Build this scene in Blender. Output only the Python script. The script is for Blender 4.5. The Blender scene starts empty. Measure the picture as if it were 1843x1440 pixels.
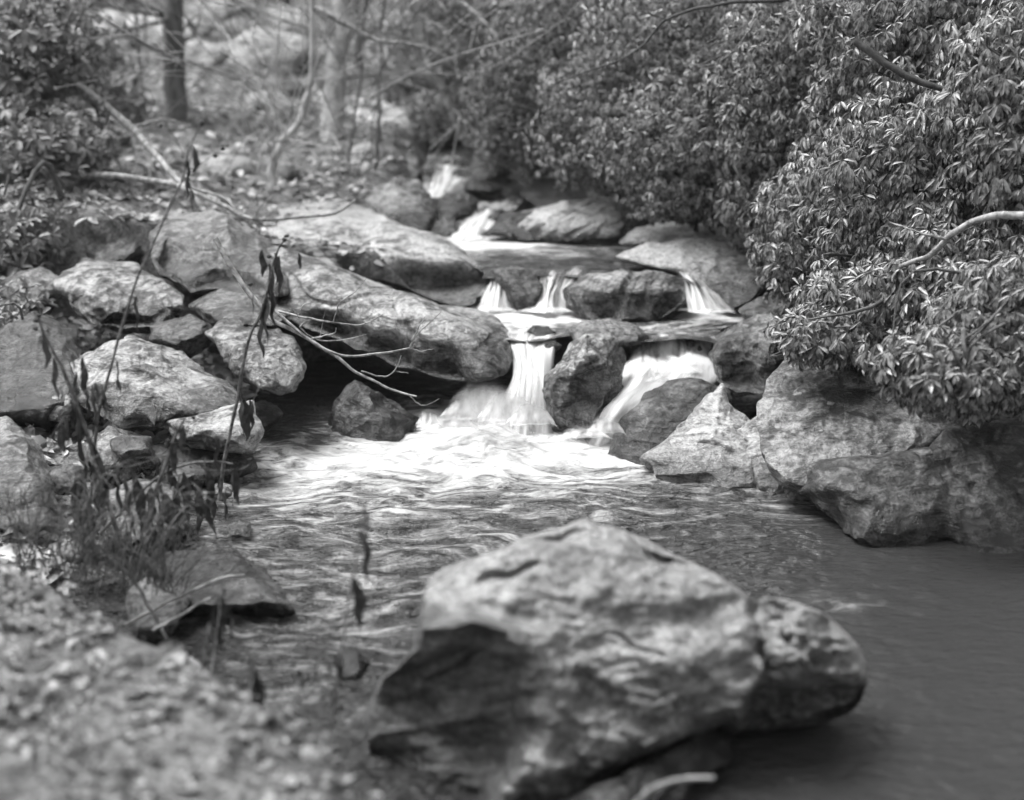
import bpy, math, random
import numpy as np
from mathutils import Vector, Matrix
random.seed(7); RNG = np.random.default_rng(11)
S = bpy.context.scene
COL = S.collection

# ------------------------------------------------------------------ camera
FPX, PITCH, H = 2450.0, math.radians(16), 2.0
cam = bpy.data.cameras.new('camera'); camo = bpy.data.objects.new('camera', cam); COL.objects.link(camo)
camo.location = (0, 0, H); camo.rotation_euler = (math.pi/2 - PITCH, 0, 0)
cam.sensor_width = 36; cam.sensor_fit = 'HORIZONTAL'; cam.lens = 36*FPX/1843
cam.clip_start = .05; cam.clip_end = 400
cam.dof.use_dof = True; cam.dof.focus_distance = 5.9; cam.dof.aperture_fstop = cam.lens/1000/.046
S.camera = camo
# ------------------------------------------------------------------ sky and light
W = bpy.data.worlds.new('World'); S.world = W; W.use_nodes = True
nt = W.node_tree; nt.nodes.clear()
SUN_EL, SUN_AZ = math.radians(63), math.radians(-62)          # azimuth clockwise from +Y (in front, to the right)
sky = nt.nodes.new('ShaderNodeTexSky'); sky.sky_type = 'NISHITA'; sky.sun_disc = False
sky.sun_elevation = SUN_EL; sky.sun_rotation = SUN_AZ; sky.dust_density = 4; sky.air_density = 1
bw = nt.nodes.new('ShaderNodeRGBToBW'); bg = nt.nodes.new('ShaderNodeBackground'); bg.inputs[1].default_value = .15
wo = nt.nodes.new('ShaderNodeOutputWorld')
nt.links.new(sky.outputs[0], bw.inputs[0]); nt.links.new(bw.outputs[0], bg.inputs[0]); nt.links.new(bg.outputs[0], wo.inputs[0])
sl = bpy.data.lights.new('sun', 'SUN'); sl.energy = 1.5; sl.angle = math.radians(25)
so = bpy.data.objects.new('sun', sl); COL.objects.link(so)
sd = Vector((math.sin(SUN_AZ)*math.cos(SUN_EL), math.cos(SUN_AZ)*math.cos(SUN_EL), math.sin(SUN_EL)))
so.rotation_euler = sd.to_track_quat('Z', 'Y').to_euler(); so.location = sd*50
S.view_settings.view_transform = 'Standard'; S.view_settings.look = 'None'
S.view_settings.exposure = 1.25; S.view_settings.gamma = 1
S.cycles.use_denoising = True; S.cycles.sample_clamp_indirect = 4; S.cycles.sample_clamp_direct = 8
S.cycles.max_bounces = 6; S.cycles.diffuse_bounces = 3; S.cycles.glossy_bounces = 3
S.cycles.transparent_max_bounces = 12; S.cycles.transmission_bounces = 3
S.cycles.caustics_reflective = False; S.cycles.caustics_refractive = False

# ------------------------------------------------------------------ helpers
CP, SP = math.cos(PITCH), math.sin(PITCH)
def P(px, py, Y):
    """point at world depth Y seen at photograph position px, py (numpy friendly) -> (...,3)"""
    px, py, Y = np.broadcast_arrays(np.asarray(px, float), np.asarray(py, float), np.asarray(Y, float))
    cx = (px-921.5)/FPX; cy = (720-py)/FPX
    d = CP+cy*SP
    return np.stack([cx/d*Y, Y, H+(cy*CP-SP)/d*Y], -1)
def kk(py):
    cy = (720-np.asarray(py, float))/FPX
    return (cy*CP-SP)/(CP+cy*SP)
def Yz(py, z): return (z-H)/kk(py)
def proj(p):
    p = np.asarray(p, float); x, y, z = p[..., 0], p[..., 1], p[..., 2]-H
    d = y*CP-z*SP; u = y*SP+z*CP
    return 921.5+FPX*x/d, 720-FPX*u/d
def sm(a, b, x):
    t = np.clip((x-a)/(b-a), 0, 1); return t*t*(3-2*t)

_pr = np.random.default_rng(3); PERM = np.concatenate([_pr.permutation(512)]*2).astype(np.int32)
_g = _pr.normal(size=(512, 3)); GRAD = (_g/np.linalg.norm(_g, axis=1)[:, None]).astype(np.float32)
def perlin(p):
    p = np.asarray(p, np.float32); i = np.floor(p).astype(np.int32); f = p-i; u = f*f*f*(f*(f*6-15)+10); i &= 511
    out = 0
    for a in (0, 1):
        X = PERM[(i[:, 0]+a) & 511]; wx = u[:, 0] if a else 1-u[:, 0]
        for b in (0, 1):
            XY = PERM[(X+i[:, 1]+b) & 511]; wy = wx*(u[:, 1] if b else 1-u[:, 1])
            for c in (0, 1):
                g = GRAD[PERM[(XY+i[:, 2]+c) & 511]]
                d = g[:, 0]*(f[:, 0]-a)+g[:, 1]*(f[:, 1]-b)+g[:, 2]*(f[:, 2]-c)
                out = out+wy*(u[:, 2] if c else 1-u[:, 2])*d
    return out*1.5
def fbm(p, o=4, g=.5):
    a, s, r = 1., 1., 0
    for _ in range(o):
        r = r+a*perlin(p*s+s*7.3); a *= g; s *= 2.03
    return r

def tag(o, label=None, cat=None, group=None, kind=None):
    if label: o['label'] = label
    if cat: o['category'] = cat
    if group: o['group'] = group
    if kind: o['kind'] = kind
    return o
def mesh_np(name, verts, faces, mat, smooth=True, attrs=None):
    """faces: int array (N,3) or (N,4), or list of such arrays"""
    me = bpy.data.meshes.new(name)
    fl = faces if isinstance(faces, list) else [faces]
    fl = [f for f in fl if len(f)]
    loops = np.concatenate([f.ravel() for f in fl]).astype(np.int32)
    tot = np.concatenate([np.full(len(f), f.shape[1], np.int32) for f in fl])
    st = np.concatenate([[0], np.cumsum(tot)[:-1]]).astype(np.int32)
    me.vertices.add(len(verts)); me.vertices.foreach_set('co', np.asarray(verts, np.float32).ravel())
    me.loops.add(len(loops)); me.loops.foreach_set('vertex_index', loops)
    me.polygons.add(len(tot)); me.polygons.foreach_set('loop_start', st); me.polygons.foreach_set('loop_total', tot)
    if smooth: me.polygons.foreach_set('use_smooth', np.ones(len(tot), bool))
    for k, v in (attrs or {}).items():
        a = me.attributes.new(k, 'FLOAT', 'POINT'); a.data.foreach_set('value', np.asarray(v, np.float32).ravel())
    me.update(); me.validate()
    if mat: me.materials.append(mat)
    return me
def link(name, me, parent=None, loc=None):
    o = bpy.data.objects.new(name, me); COL.objects.link(o)
    if loc is not None: o.location = loc
    if parent: o.parent = parent
    return o
def empty(name, loc):
    o = bpy.data.objects.new(name, None); o.location = loc; o.empty_display_size = .1; COL.objects.link(o); return o
def ico(n, _c={}):
    if n not in _c:
        import bmesh
        bm = bmesh.new(); bmesh.ops.create_icosphere(bm, subdivisions=n, radius=1)
        me = bpy.data.meshes.new('tmp'); bm.to_mesh(me); bm.free()
        v = np.empty(len(me.vertices)*3, np.float32); me.vertices.foreach_get('co', v)
        f = np.empty(len(me.polygons)*3, np.int32); me.polygons.foreach_get('vertices', f)
        bpy.data.meshes.remove(me); _c[n] = (v.reshape(-1, 3), f.reshape(-1, 3))
    return _c[n]
def catmull(pts, n):
    pts = np.asarray(pts, float)
    if len(pts) < 3: return pts[0]+(pts[-1]-pts[0])*np.linspace(0, 1, n)[:, None]
    t = np.linspace(0, len(pts)-1, n); i = np.minimum(t.astype(int), len(pts)-2); f = (t-i)
    f = f.reshape((-1,)+(1,)*(pts.ndim-1))
    q = np.concatenate([[2*pts[0]-pts[1]], pts, [2*pts[-1]-pts[-2]]])
    a, b, c, d = q[i], q[i+1], q[i+2], q[i+3]
    return .5*(2*b+(c-a)*f+(2*a-5*b+4*c-d)*f*f+(3*b-a-3*c+d)*f**3)
class Tube:
    def __init__(s): s.v, s.f, s.n = [], [], 0
    def add(s, pts, r0, r1, seg=None, sides=6, wob=0., taper=1.):
        pts = np.asarray(pts, float); n = seg or max(3, len(pts)*4)
        c = catmull(pts, n)
        t = np.linspace(0, 1, n)
        if wob: c = c+np.stack([perlin(np.stack([t*9+s.n*.37, t*0+k*3.3, t*0+s.n*.11], 1)) for k in range(3)], 1)*wob*np.minimum(1, 6*t)[:, None]
        d = np.gradient(c, axis=0); d /= np.linalg.norm(d, axis=1)[:, None]+1e-9
        ref = np.array([.31, .2, .93]); a = np.cross(d, ref); a /= np.linalg.norm(a, axis=1)[:, None]+1e-9; b = np.cross(d, a)
        r = r0+(r1-r0)*t**taper
        th = np.arange(sides)/sides*2*math.pi
        ring = c[:, None]+r[:, None, None]*(a[:, None]*np.cos(th)[None, :, None]+b[:, None]*np.sin(th)[None, :, None])
        i = np.arange(n-1)[:, None]*sides; j = np.arange(sides)[None]; k = (j+1) % sides
        f = np.stack([i+j, i+k, i+k+sides, i+j+sides], -1).reshape(-1, 4)+s.n
        s.v.append(ring.reshape(-1, 3)); s.f.append(f); s.n += n*sides
        return c
    def build(s, name, mat, parent=None, origin=None):
        v = np.concatenate(s.v); f = np.concatenate(s.f)
        if origin is None: origin = Vector((0, 0, 0)) if parent is None else parent.location
        v = v-np.array(origin)
        return link(name, mesh_np(name, v, f, mat), parent, origin if parent is None else None)

# ------------------------------------------------------------------ materials (all grey: a black and white photograph)
def newmat(name):
    m = bpy.data.materials.new(name); m.use_nodes = True; t = m.node_tree
    return m, t, t.nodes['Principled BSDF'], t.nodes['Material Output']
def nd(t, kind, **kw):
    n = t.nodes.new('ShaderNode'+kind)
    for k, v in kw.items():
        if k.startswith('i_'): n.inputs[k[2:]].default_value = v
        elif k.startswith('n'): n.inputs[int(k[1:])].default_value = v
        else: setattr(n, k, v)
    return n
def L(t, a, b): t.links.new(a, b)
def math_(t, op, a, b=None, c=None, clamp=False):
    n = t.nodes.new('ShaderNodeMath'); n.operation = op; n.use_clamp = clamp
    for i, x in enumerate((a, b, c)):
        if x is None: continue
        if isinstance(x, (int, float)): n.inputs[i].default_value = x
        else: L(t, x, n.inputs[i])
    return n.outputs[0]
def ramp(t, x, a, b, lo=0., hi=1., smooth=True):
    n = t.nodes.new('ShaderNodeMapRange'); n.interpolation_type = 'SMOOTHSTEP' if smooth else 'LINEAR'
    L(t, x, n.inputs[0]); n.inputs[1].default_value = a; n.inputs[2].default_value = b
    n.inputs[3].default_value = lo; n.inputs[4].default_value = hi; return n.outputs[0]
def noise(t, vec, scale, detail=5, rough=.55, dist=0., vscale=None):
    if vscale is not None:
        mp = nd(t, 'Mapping'); mp.inputs['Scale'].default_value = vscale[0]
        if len(vscale) > 1: mp.inputs['Rotation'].default_value = vscale[1]
        L(t, vec, mp.inputs[0]); vec = mp.outputs[0]
    n = nd(t, 'TexNoise'); n.inputs['Scale'].default_value = scale; n.inputs['Detail'].default_value = detail
    n.inputs['Roughness'].default_value = rough; n.inputs['Distortion'].default_value = dist
    L(t, vec, n.inputs['Vector']); return n.outputs[0]
def mix(t, f, a, b):
    n = t.nodes.new('ShaderNodeMix'); n.data_type = 'FLOAT'
    if isinstance(f, (int, float)): n.inputs[0].default_value = f
    else: L(t, f, n.inputs[0])
    for i, x in ((2, a), (3, b)):
        if isinstance(x, (int, float)): n.inputs[i].default_value = x
        else: L(t, x, n.inputs[i])
    return n.outputs[0]
def grey(t, x, sock):
    c = t.nodes.new('ShaderNodeCombineColor'); 
    for i in range(3): L(t, x, c.inputs[i])
    L(t, c.outputs[0], sock)
def bump(t, h, strength, dist, bs, prev=None):
    n = nd(t, 'Bump'); n.inputs['Strength'].default_value = strength; n.inputs['Distance'].default_value = dist
    L(t, h, n.inputs['Height'])
    if prev is not None: L(t, prev, n.inputs['Normal'])
    if bs is not None: L(t, n.outputs[0], bs.inputs['Normal'])
    return n.outputs[0]
def objvec(t):
    tc = nd(t, 'TexCoord'); oi = nd(t, 'ObjectInfo'); m = nd(t, 'VectorMath', operation='SCALE'); m.inputs['Scale'].default_value = 37.
    cv = nd(t, 'CombineXYZ'); L(t, oi.outputs['Random'], cv.inputs[0]); L(t, oi.outputs['Random'], cv.inputs[1]); L(t, cv.outputs[0], m.inputs[0])
    a = nd(t, 'VectorMath', operation='ADD'); L(t, tc.outputs['Object'], a.inputs[0]); L(t, m.outputs[0], a.inputs[1])
    return a.outputs[0]

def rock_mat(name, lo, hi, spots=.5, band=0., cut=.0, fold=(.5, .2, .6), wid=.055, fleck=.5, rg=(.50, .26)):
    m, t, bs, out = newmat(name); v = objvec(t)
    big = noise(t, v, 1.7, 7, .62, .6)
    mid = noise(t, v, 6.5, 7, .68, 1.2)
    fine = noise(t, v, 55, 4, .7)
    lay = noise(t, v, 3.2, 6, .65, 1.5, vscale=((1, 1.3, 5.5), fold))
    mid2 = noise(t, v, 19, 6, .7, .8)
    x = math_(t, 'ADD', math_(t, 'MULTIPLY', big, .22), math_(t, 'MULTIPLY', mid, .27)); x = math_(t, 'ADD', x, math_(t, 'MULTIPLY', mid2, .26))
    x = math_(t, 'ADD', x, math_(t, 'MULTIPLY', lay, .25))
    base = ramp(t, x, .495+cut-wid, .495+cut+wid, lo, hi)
    # dark moss and algae blotches
    mo = ramp(t, noise(t, v, 3.4, 8, .72, .8), .53, .60)
    base = mix(t, math_(t, 'MULTIPLY', mo, spots), base, lo*.55)
    # pale lichen discs
    vo = nd(t, 'TexVoronoi'); vo.inputs['Scale'].default_value = 11; vo.inputs['Randomness'].default_value = 1
    ds = nd(t, 'VectorMath', operation='ADD'); nz = nd(t, 'TexNoise'); nz.inputs['Scale'].default_value = 14; L(t, v, nz.inputs['Vector'])
    sc = nd(t, 'VectorMath', operation='SCALE'); sc.inputs['Scale'].default_value = .10; L(t, nz.outputs['Color'], sc.inputs[0]); L(t, v, ds.inputs[0]); L(t, sc.outputs[0], ds.inputs[1])
    L(t, ds.outputs[0], vo.inputs['Vector'])
    li = math_(t, 'MULTIPLY', ramp(t, vo.outputs['Distance'], .24, .16), ramp(t, noise(t, v, 2.3, 4), .52, .62))
    base = mix(t, math_(t, 'MULTIPLY', li, .7), base, min(.5, hi*1.25))
    base = math_(t, 'MULTIPLY', base, ramp(t, fine, .28, .72, .6, 1.4))
    fl = ramp(t, math_(t, 'ABSOLUTE', math_(t, 'SUBTRACT', noise(t, v, 7.5, 5, .7, 1.6, vscale=((1, 1.2, 3.), fold)), .5)), .006, .022)
    fl = math_(t, 'MAXIMUM', fl, ramp(t, noise(t, v, 2.7, 3), .42, .56, 1., 0.)); base = math_(t, 'MULTIPLY', base, mix(t, fl, 1.-fleck, 1.))
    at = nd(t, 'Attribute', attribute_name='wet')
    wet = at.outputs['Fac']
    base = math_(t, 'MULTIPLY', base, mix(t, wet, 1., .34))  # darkens real wetness and the painted-in shade patches alike
    oi = nd(t, 'ObjectInfo'); base = math_(t, 'MULTIPLY', base, ramp(t, oi.outputs['Random'], 0, 1, .72, 1.25, False))
    grey(t, base, bs.inputs['Base Color'])
    L(t, mix(t, wet, ramp(t, mid, .3, .7, *rg), .18), bs.inputs['Roughness'])
    bs.inputs['Specular IOR Level'].default_value = .6
    b1 = bump(t, lay, .7, .035, None)
    b2 = bump(t, mid2, .8, .018, None, bump(t, mid, .7, .03, None, b1))
    cr = ramp(t, math_(t, 'ABSOLUTE', math_(t, 'SUBTRACT', noise(t, v, 2.6, 5, .6, 1., vscale=((1, 1, 3.), fold)), .5)), .0, .018)
    b3 = bump(t, cr, .3, .012, None, b2)
    b4 = bump(t, fine, .55, .006, bs, b3)
    return m
M = {}
M['rock'] = rock_mat('rock_grey', .025, .34, .65)
M['rock_pale'] = rock_mat('rock_pale', .05, .42, .45, cut=-.03)
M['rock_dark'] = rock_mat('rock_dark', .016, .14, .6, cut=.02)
M['rock_slab'] = rock_mat('rock_slab', .12, .52, .35, cut=-.04, fleck=.75)
M['rock_hero'] = rock_mat('rock_schist', .08, .36, .25, cut=-.03, wid=.10, fleck=.25, rg=(.38, .18), fold=(.9, .1, .3))

def simple(name, lo, hi, scale, rough=.8, bmp=.5, bd=.01, det=5, vs=None, spec=.3):
    m, t, bs, out = newmat(name); v = objvec(t)
    n = noise(t, v, scale, det, .65, .4, vscale=vs)
    grey(t, ramp(t, n, .35, .65, lo, hi), bs.inputs['Base Color']); bs.inputs['Roughness'].default_value = rough
    bs.inputs['Specular IOR Level'].default_value = spec
    bump(t, n, bmp, bd, bs); return m
M['bark'] = simple('bark', .05, .16, 9, .85, .8, .02, 7, ((1, 1, .25),))
M['bark_pale'] = simple('bark_pale', .26, .52, 12, .8, .6, .01, 6, ((1, 1, .3),))
M['twig'] = simple('dry_branch', .12, .42, 25, .7, .4, .004)
M['twig_dark'] = simple('dark_twig', .03, .08, 25, .7, .4, .004)
M['weed_stem'] = simple('weed_stem', .04, .22, 40, .6, .4, .002)
M['dead_leaf'] = simple('dead_leaf', .018, .075, 30, .55, .8, .008, spec=.5)
M['seed'] = simple('seed_head', .02, .05, 60, .8, .8, .006)
M['soil'] = None

def leaf_mat(name, lo, hi, rough, sc=17):
    m, t, bs, out = newmat(name); g = nd(t, 'NewGeometry')
    n = noise(t, g.outputs['Position'], sc, 2, .5)
    base = ramp(t, n, {17: .35, 33: .38}.get(sc, .42), {61: .70, 33: .62}.get(sc, .65), lo, hi)
    grey(t, base, bs.inputs['Base Color']); bs.inputs['Roughness'].default_value = rough; bs.inputs['Specular IOR Level'].default_value = .6
    tr = nd(t, 'BsdfTranslucent'); grey(t, base, tr.inputs[0]); ms = nd(t, 'MixShader'); ms.inputs[0].default_value = .18
    L(t, bs.outputs[0], ms.inputs[1]); L(t, tr.outputs[0], ms.inputs[2]); L(t, ms.outputs[0], out.inputs[0])
    return m
M['leaf'] = leaf_mat('rhododendron_leaf', .05, .36, .36, 33)
M['leaf_left'] = leaf_mat('brush_leaf', .10, .26, .5)
M['litter'] = leaf_mat('litter_chip', .025, .46, .6, 61)

def ground_mat():
    m, t, bs, out = newmat('forest_floor'); g = nd(t, 'NewGeometry'); v = g.outputs['Position']
    a = noise(t, v, 1.1, 8, .7, .5); b = noise(t, v, 9, 6, .75, .8); c = noise(t, v, 70, 3, .7)
    x = math_(t, 'ADD', math_(t, 'MULTIPLY', a, .4), math_(t, 'MULTIPLY', b, .6))
    base = math_(t, 'MULTIPLY', ramp(t, x, .4, .6, .07, .30), ramp(t, c, .3, .7, .6, 1.4))
    sz = nd(t, 'SeparateXYZ'); L(t, v, sz.inputs[0])
    grey(t, base, bs.inputs['Base Color']); bs.inputs['Roughness'].default_value = .9
    bump(t, c, .8, .02, bs, bump(t, b, .9, .08, None)); return m
M['ground'] = ground_mat()

def water_mat():
    m, t, bs, out = newmat('stream_water'); g = nd(t, 'NewGeometry'); v = g.outputs['Position']
    fo = nd(t, 'Attribute', attribute_name='foam').outputs['Fac']; ca = nd(t, 'Attribute', attribute_name='calm').outputs['Fac']
    uv = nd(t, 'Attribute', attribute_name='su').outputs['Fac']; vv = nd(t, 'Attribute', attribute_name='sv').outputs['Fac']
    cb = nd(t, 'CombineXYZ'); L(t, uv, cb.inputs[0]); L(t, vv, cb.inputs[1])
    st = noise(t, cb.outputs[0], 1.0, 6, .62, .5)
    f = math_(t, 'ADD', fo, math_(t, 'MULTIPLY', math_(t, 'SUBTRACT', st, .5), 1.5))
    f = math_(t, 'MULTIPLY', ramp(t, f, .05, 1.05), ramp(t, fo, .0, .2))
    grey(t, mix(t, f, .035, ramp(t, st, .32, .66, .34, .66)), bs.inputs['Base Color'])
    L(t, mix(t, f, .07, .6), bs.inputs['Roughness']); bs.inputs['IOR'].default_value = 1.33
    bs.inputs['Specular IOR Level'].default_value = .6
    rp = noise(t, v, 1.0, 4, .55, .6, vscale=((7, 17, 7), (0, 0, .12)))
    r2 = noise(t, v, 1.0, 3, .5, .4, vscale=((22, 60, 22), (0, 0, -.1)))
    amp = math_(t, 'MULTIPLY', math_(t, 'SUBTRACT', 1., math_(t, 'MULTIPLY', f, .6)), ca)
    b1 = nd(t, 'Bump'); b1.inputs['Distance'].default_value = .10; L(t, rp, b1.inputs['Height']); L(t, amp, b1.inputs['Strength'])
    b2 = nd(t, 'Bump'); b2.inputs['Distance'].default_value = .035; L(t, r2, b2.inputs['Height']); L(t, amp, b2.inputs['Strength']); L(t, b1.outputs[0], b2.inputs['Normal'])
    L(t, b2.outputs[0], bs.inputs['Normal'])
    return m
M['water'] = water_mat()
def fall_mat(soft=False):
    m, t, bs, out = newmat('spray' if soft else 'falling_water')
    u = nd(t, 'Attribute', attribute_name='su').outputs['Fac']; v = nd(t, 'Attribute', attribute_name='sv').outputs['Fac']
    fo = nd(t, 'Attribute', attribute_name='foam').outputs['Fac']
    cb = nd(t, 'CombineXYZ'); L(t, u, cb.inputs[0]); L(t, v, cb.inputs[1])
    s1 = noise(t, cb.outputs[0], .45, 3, .5, .8); s2 = noise(t, cb.outputs[0], 1.6, 5, .62, .35)
    st = math_(t, 'ADD', math_(t, 'MULTIPLY', s1, .55), math_(t, 'MULTIPLY', s2, .45))
    a = math_(t, 'ADD', fo, math_(t, 'MULTIPLY', math_(t, 'SUBTRACT', st, .5), 3.4))
    a = ramp(t, a, .1, .95)
    if soft: a = math_(t, 'MULTIPLY', ramp(t, math_(t, 'ADD', fo, math_(t, 'MULTIPLY', math_(t, 'SUBTRACT', st, .5), 1.0)), .0, 1.1), .85)
    a = math_(t, 'MULTIPLY', a, ramp(t, fo, 0., .25))
    wc = ramp(t, s2, .3, .6, .68 if soft else .52, .86); grey(t, wc, bs.inputs['Base Color']); bs.inputs['Roughness'].default_value = .5
    tl = nd(t, 'BsdfTranslucent'); grey(t, wc, tl.inputs[0])
    mw = nd(t, 'MixShader'); mw.inputs[0].default_value = .35; L(t, bs.outputs[0], mw.inputs[1]); L(t, tl.outputs[0], mw.inputs[2])
    tp = nd(t, 'BsdfTransparent'); ms = nd(t, 'MixShader'); L(t, a, ms.inputs[0]); L(t, tp.outputs[0], ms.inputs[1]); L(t, mw.outputs[0], ms.inputs[2])
    L(t, ms.outputs[0], out.inputs[0]); return m
M['fall'] = fall_mat(); M['spray'] = fall_mat(True)

# ------------------------------------------------------------------ ground
YL = [-30, 0, 2.3, 2.9, 3.15, 3.36, 3.9, 4.3, 5.0, 5.5, 6.1, 6.5, 7, 7.8, 8, 9.3, 12, 20, 70]
XL = [.5, .4, .12, -.32, -.60, -.80, -1.45, -1.5, -1.5, -1.45, -1.3, -1.3, -1.25, -1.1, -.6, -.7, -.8, -1.2, -3]
YR = [-30, 0, 3, 4.5, 5.5, 6.2, 6.6, 7.5, 8.2, 9, 9.5, 12, 20, 70]
XR = [4, 3.5, 3, 2.4, 1.9, 1.75, 1.8, 1.9, 1.7, 1.3, .5, -.05, -.3, -1]
YZ_ = [-30, 6.35, 6.75, 7.6, 7.85, 9.2, 10.2, 12, 20, 70]
ZZ_ = [0, 0, .36, .36, .53, .53, .72, .80, 1.25, 7]
def ground_z(x, y):
    xl, xr, zl = np.interp(y, YL, XL), np.interp(y, YR, XR), np.interp(y, YZ_, ZZ_)
    dl, dr = np.maximum(0, xl-x), np.maximum(0, x-xr)
    zl = np.where((x < -.28) & (y < 7.9), 0, zl)
    near = 1-sm(3.7, 4.4, y)
    z = zl-.32*np.minimum(sm(-.25, .25, x-xl), sm(-.3, .3, xr-x))-.02
    z = z+near*(.36*sm(0, .2, dl)+.13*np.minimum(dl, 3))
    z = z+(1-near)*(.05*sm(0, .2, dl)+np.interp(y, [8.5, 12.5], [.16, .03])*dl+.10*np.maximum(0, dl-2.5)*(y < 11))
    z = z+.25*sm(0, .4, dr)+.50*np.minimum(dr, 6)+.3*np.maximum(0, dr-6)
    z = z+.26*np.maximum(0, y-14)*sm(14, 22, y)*.9+.22*np.maximum(0, -y-1.5)
    z = np.minimum(z, zl*.0+14+.05*z)
    return z
def build_ground():
    def ax(a, lo, hi, f, n):
        s = np.linspace(-1, 1, n); return s
    xs = np.unique(np.concatenate([np.linspace(-60, -6, 50), np.linspace(-6, -2.5, 60), np.linspace(-2.5, 3, 150), np.linspace(3, 8, 60), np.linspace(8, 60, 50)]))
    ys = np.unique(np.concatenate([np.linspace(-60, 0, 30), np.linspace(0, 2, 20), np.linspace(2, 4.5, 110), np.linspace(4.5, 12, 160), np.linspace(12, 30, 110), np.linspace(30, 90, 50)]))
    X, Y = np.meshgrid(xs, ys); x, y = X.ravel(), Y.ravel(); z = ground_z(x, y)
    q = np.stack([x, y, x*0], 1)
    dist = np.clip((y-8)/10, 0, 1)
    z = z+fbm(q*.9, 4)*.05*(1+3*dist)+fbm(q*.22+5, 3)*.5*dist+fbm(q*7, 2)*.012
    n, mth = len(xs), len(ys)
    i = (np.arange(mth-1)[:, None]*n+np.arange(n-1)[None]).ravel()
    f = np.stack([i, i+1, i+n+1, i+n], 1)
    tag(link('ground', mesh_np('ground', np.stack([x, y, z], 1), f, M['ground'])), kind='structure')
build_ground()

# ------------------------------------------------------------------ water
def blob(X, Y, items):
    """items in photograph pixels on a level z -> foam field"""
    r = np.zeros_like(X)
    return r
def water_grid(name, x0, x1, y0, y1, step, z0, foamf, calmf, amp):
    xs = np.arange(x0, x1, step); ys = np.arange(y0, y1, step); X, Y = np.meshgrid(xs, ys); x, y = X.ravel(), Y.ravel()
    px, py = proj(np.stack([x, y, x*0+z0], 1))
    fo = foamf(px, py, x, y); ca = calmf(px, py)
    q = np.stack([x*2.6, y*5.5, x*0], 1)
    z = z0+(fbm(q, 3)*amp+fbm(q*2.7+9, 2)*amp*.4)*ca
    n = len(xs); i = (np.arange(len(ys)-1)[:, None]*n+np.arange(n-1)[None]).ravel()
    f = np.stack([i, i+1, i+n+1, i+n], 1)
    return x, y, z, f, px, py, fo, ca
def el(px, py, cx, cy, rx, ry): return np.exp(-(((px-cx)/rx)**2+((py-cy)/ry)**2))
def foam_sheen0(px, py, x, y):
    w = fbm(np.stack([x*1.5, y*4, x*0], 1), 3)
    pyw = py+w*22
    f = 1.2*el(px, pyw, 960, 765, 230, 60)+.8*el(px, pyw, 900, 800, 290, 38)+.8*el(px, pyw, 1120, 815, 150, 30)
    f += .42*el(px, pyw, 640, 830, 190, 26)+.35*el(px, pyw, 520, 870, 150, 45)+.35*el(px, pyw, 1270, 850, 130, 26)+.22*el(px, pyw, 800, 880, 380, 50)
    f += .26*el(px, pyw, 720, 960, 480, 150)+.18*el(px, pyw, 560, 1180, 260, 200)+.10*el(px, pyw, 1150, 920, 330, 70)+.2*el(px, pyw, 1420, 905, 110, 24)+.12*el(px, pyw, 1500, 1090, 180, 30)  # thin foam over the open pool: silvery sky reflection painted into the colour
    return np.clip(f, 0, 1.2)
def calm0(px, py): return np.clip(1-.80*sm(1150, 1700, px+(py-900)*.35), .30, 1)
x, y, z, f, px, py, fo, ca = water_grid('pool', -1.9, 4.2, 1.6, 7.9, .018, 0., foam_sheen0, calm0, .012)
z = z+.10*np.exp(-(((x+.10)/.26)**2+((y-6.15)/.18)**2))*(1+.25*perlin(np.stack([x*9, y*9, x*0], 1)))+.03*el(px, py, 1080, 770, 60, 30)+np.clip(fo, 0, 1)*.022*fbm(np.stack([x*5, y*8, x*0], 1), 3)
o = link('water', mesh_np('water', np.stack([x, y, z], 1), f, M['water'], attrs=dict(foam=fo, calm=ca, su=x*6+1.2*fbm(np.stack([x*2, y*2, x*0], 1), 2), sv=y*15+2.2*fbm(np.stack([x*1.6, y*2.2, x*0+4], 1), 3)))); tag(o, kind='structure')

def loft(name, rows, nu, nv, mat, foam, calm=.6, su=20., sv=1.5, amp=.0, kind='structure', label=None, edge=.0, rel=0.):
    """rows: list of lists of (px,py,Y), all rows the same length; foam: per-row value"""
    R = np.array([[P(*q) for q in r] for r in rows])           # (rows, cols, 3)
    R = catmull(R, nv); R = np.stack([catmull(r, nu) for r in R])
    F = np.clip(foam(*proj(R)), 0, 1.4) if callable(foam) else np.interp(np.linspace(0, 1, nv), np.linspace(0, 1, len(foam)), foam)[:, None]*np.ones((1, nu))
    u = np.linspace(0, 1, nu)[None]*np.ones((nv, 1)); v = np.linspace(0, 1, nv)[:, None]*np.ones((1, nu))
    if edge: F = F*sm(0, edge, np.minimum(u, 1-u)+.8*edge*perlin(np.stack([v.ravel()*5, (u.ravel() > .5)*9.3, u.ravel()*0+su], 1)).reshape(u.shape))
    q = R.reshape(-1, 3).copy()
    if amp: q[:, 2] += fbm(q*np.array([4, 8, 3]), 3)*amp
    if rel:
        nn = np.stack([u.ravel()*su*.35, v.ravel()*sv*.6, u.ravel()*0], 1); q[:, 1] += fbm(nn, 3)*rel
    n = nu; i = (np.arange(nv-1)[:, None]*n+np.arange(n-1)[None]).ravel()
    f = np.stack([i, i+1, i+n+1, i+n], 1)
    o = link(name, mesh_np(name, q, f, mat, attrs=dict(foam=F, calm=np.full(len(q), calm), su=u.ravel()*su, sv=v.ravel()*sv)))
    return tag(o, kind=kind)
def row(y_, x0, x1, Y, n=5, bow=0.):
    return [(x0+(x1-x0)*i/(n-1), y_+bow*math.sin(math.pi*i/(n-1)), Y) for i in range(n)]
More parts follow.
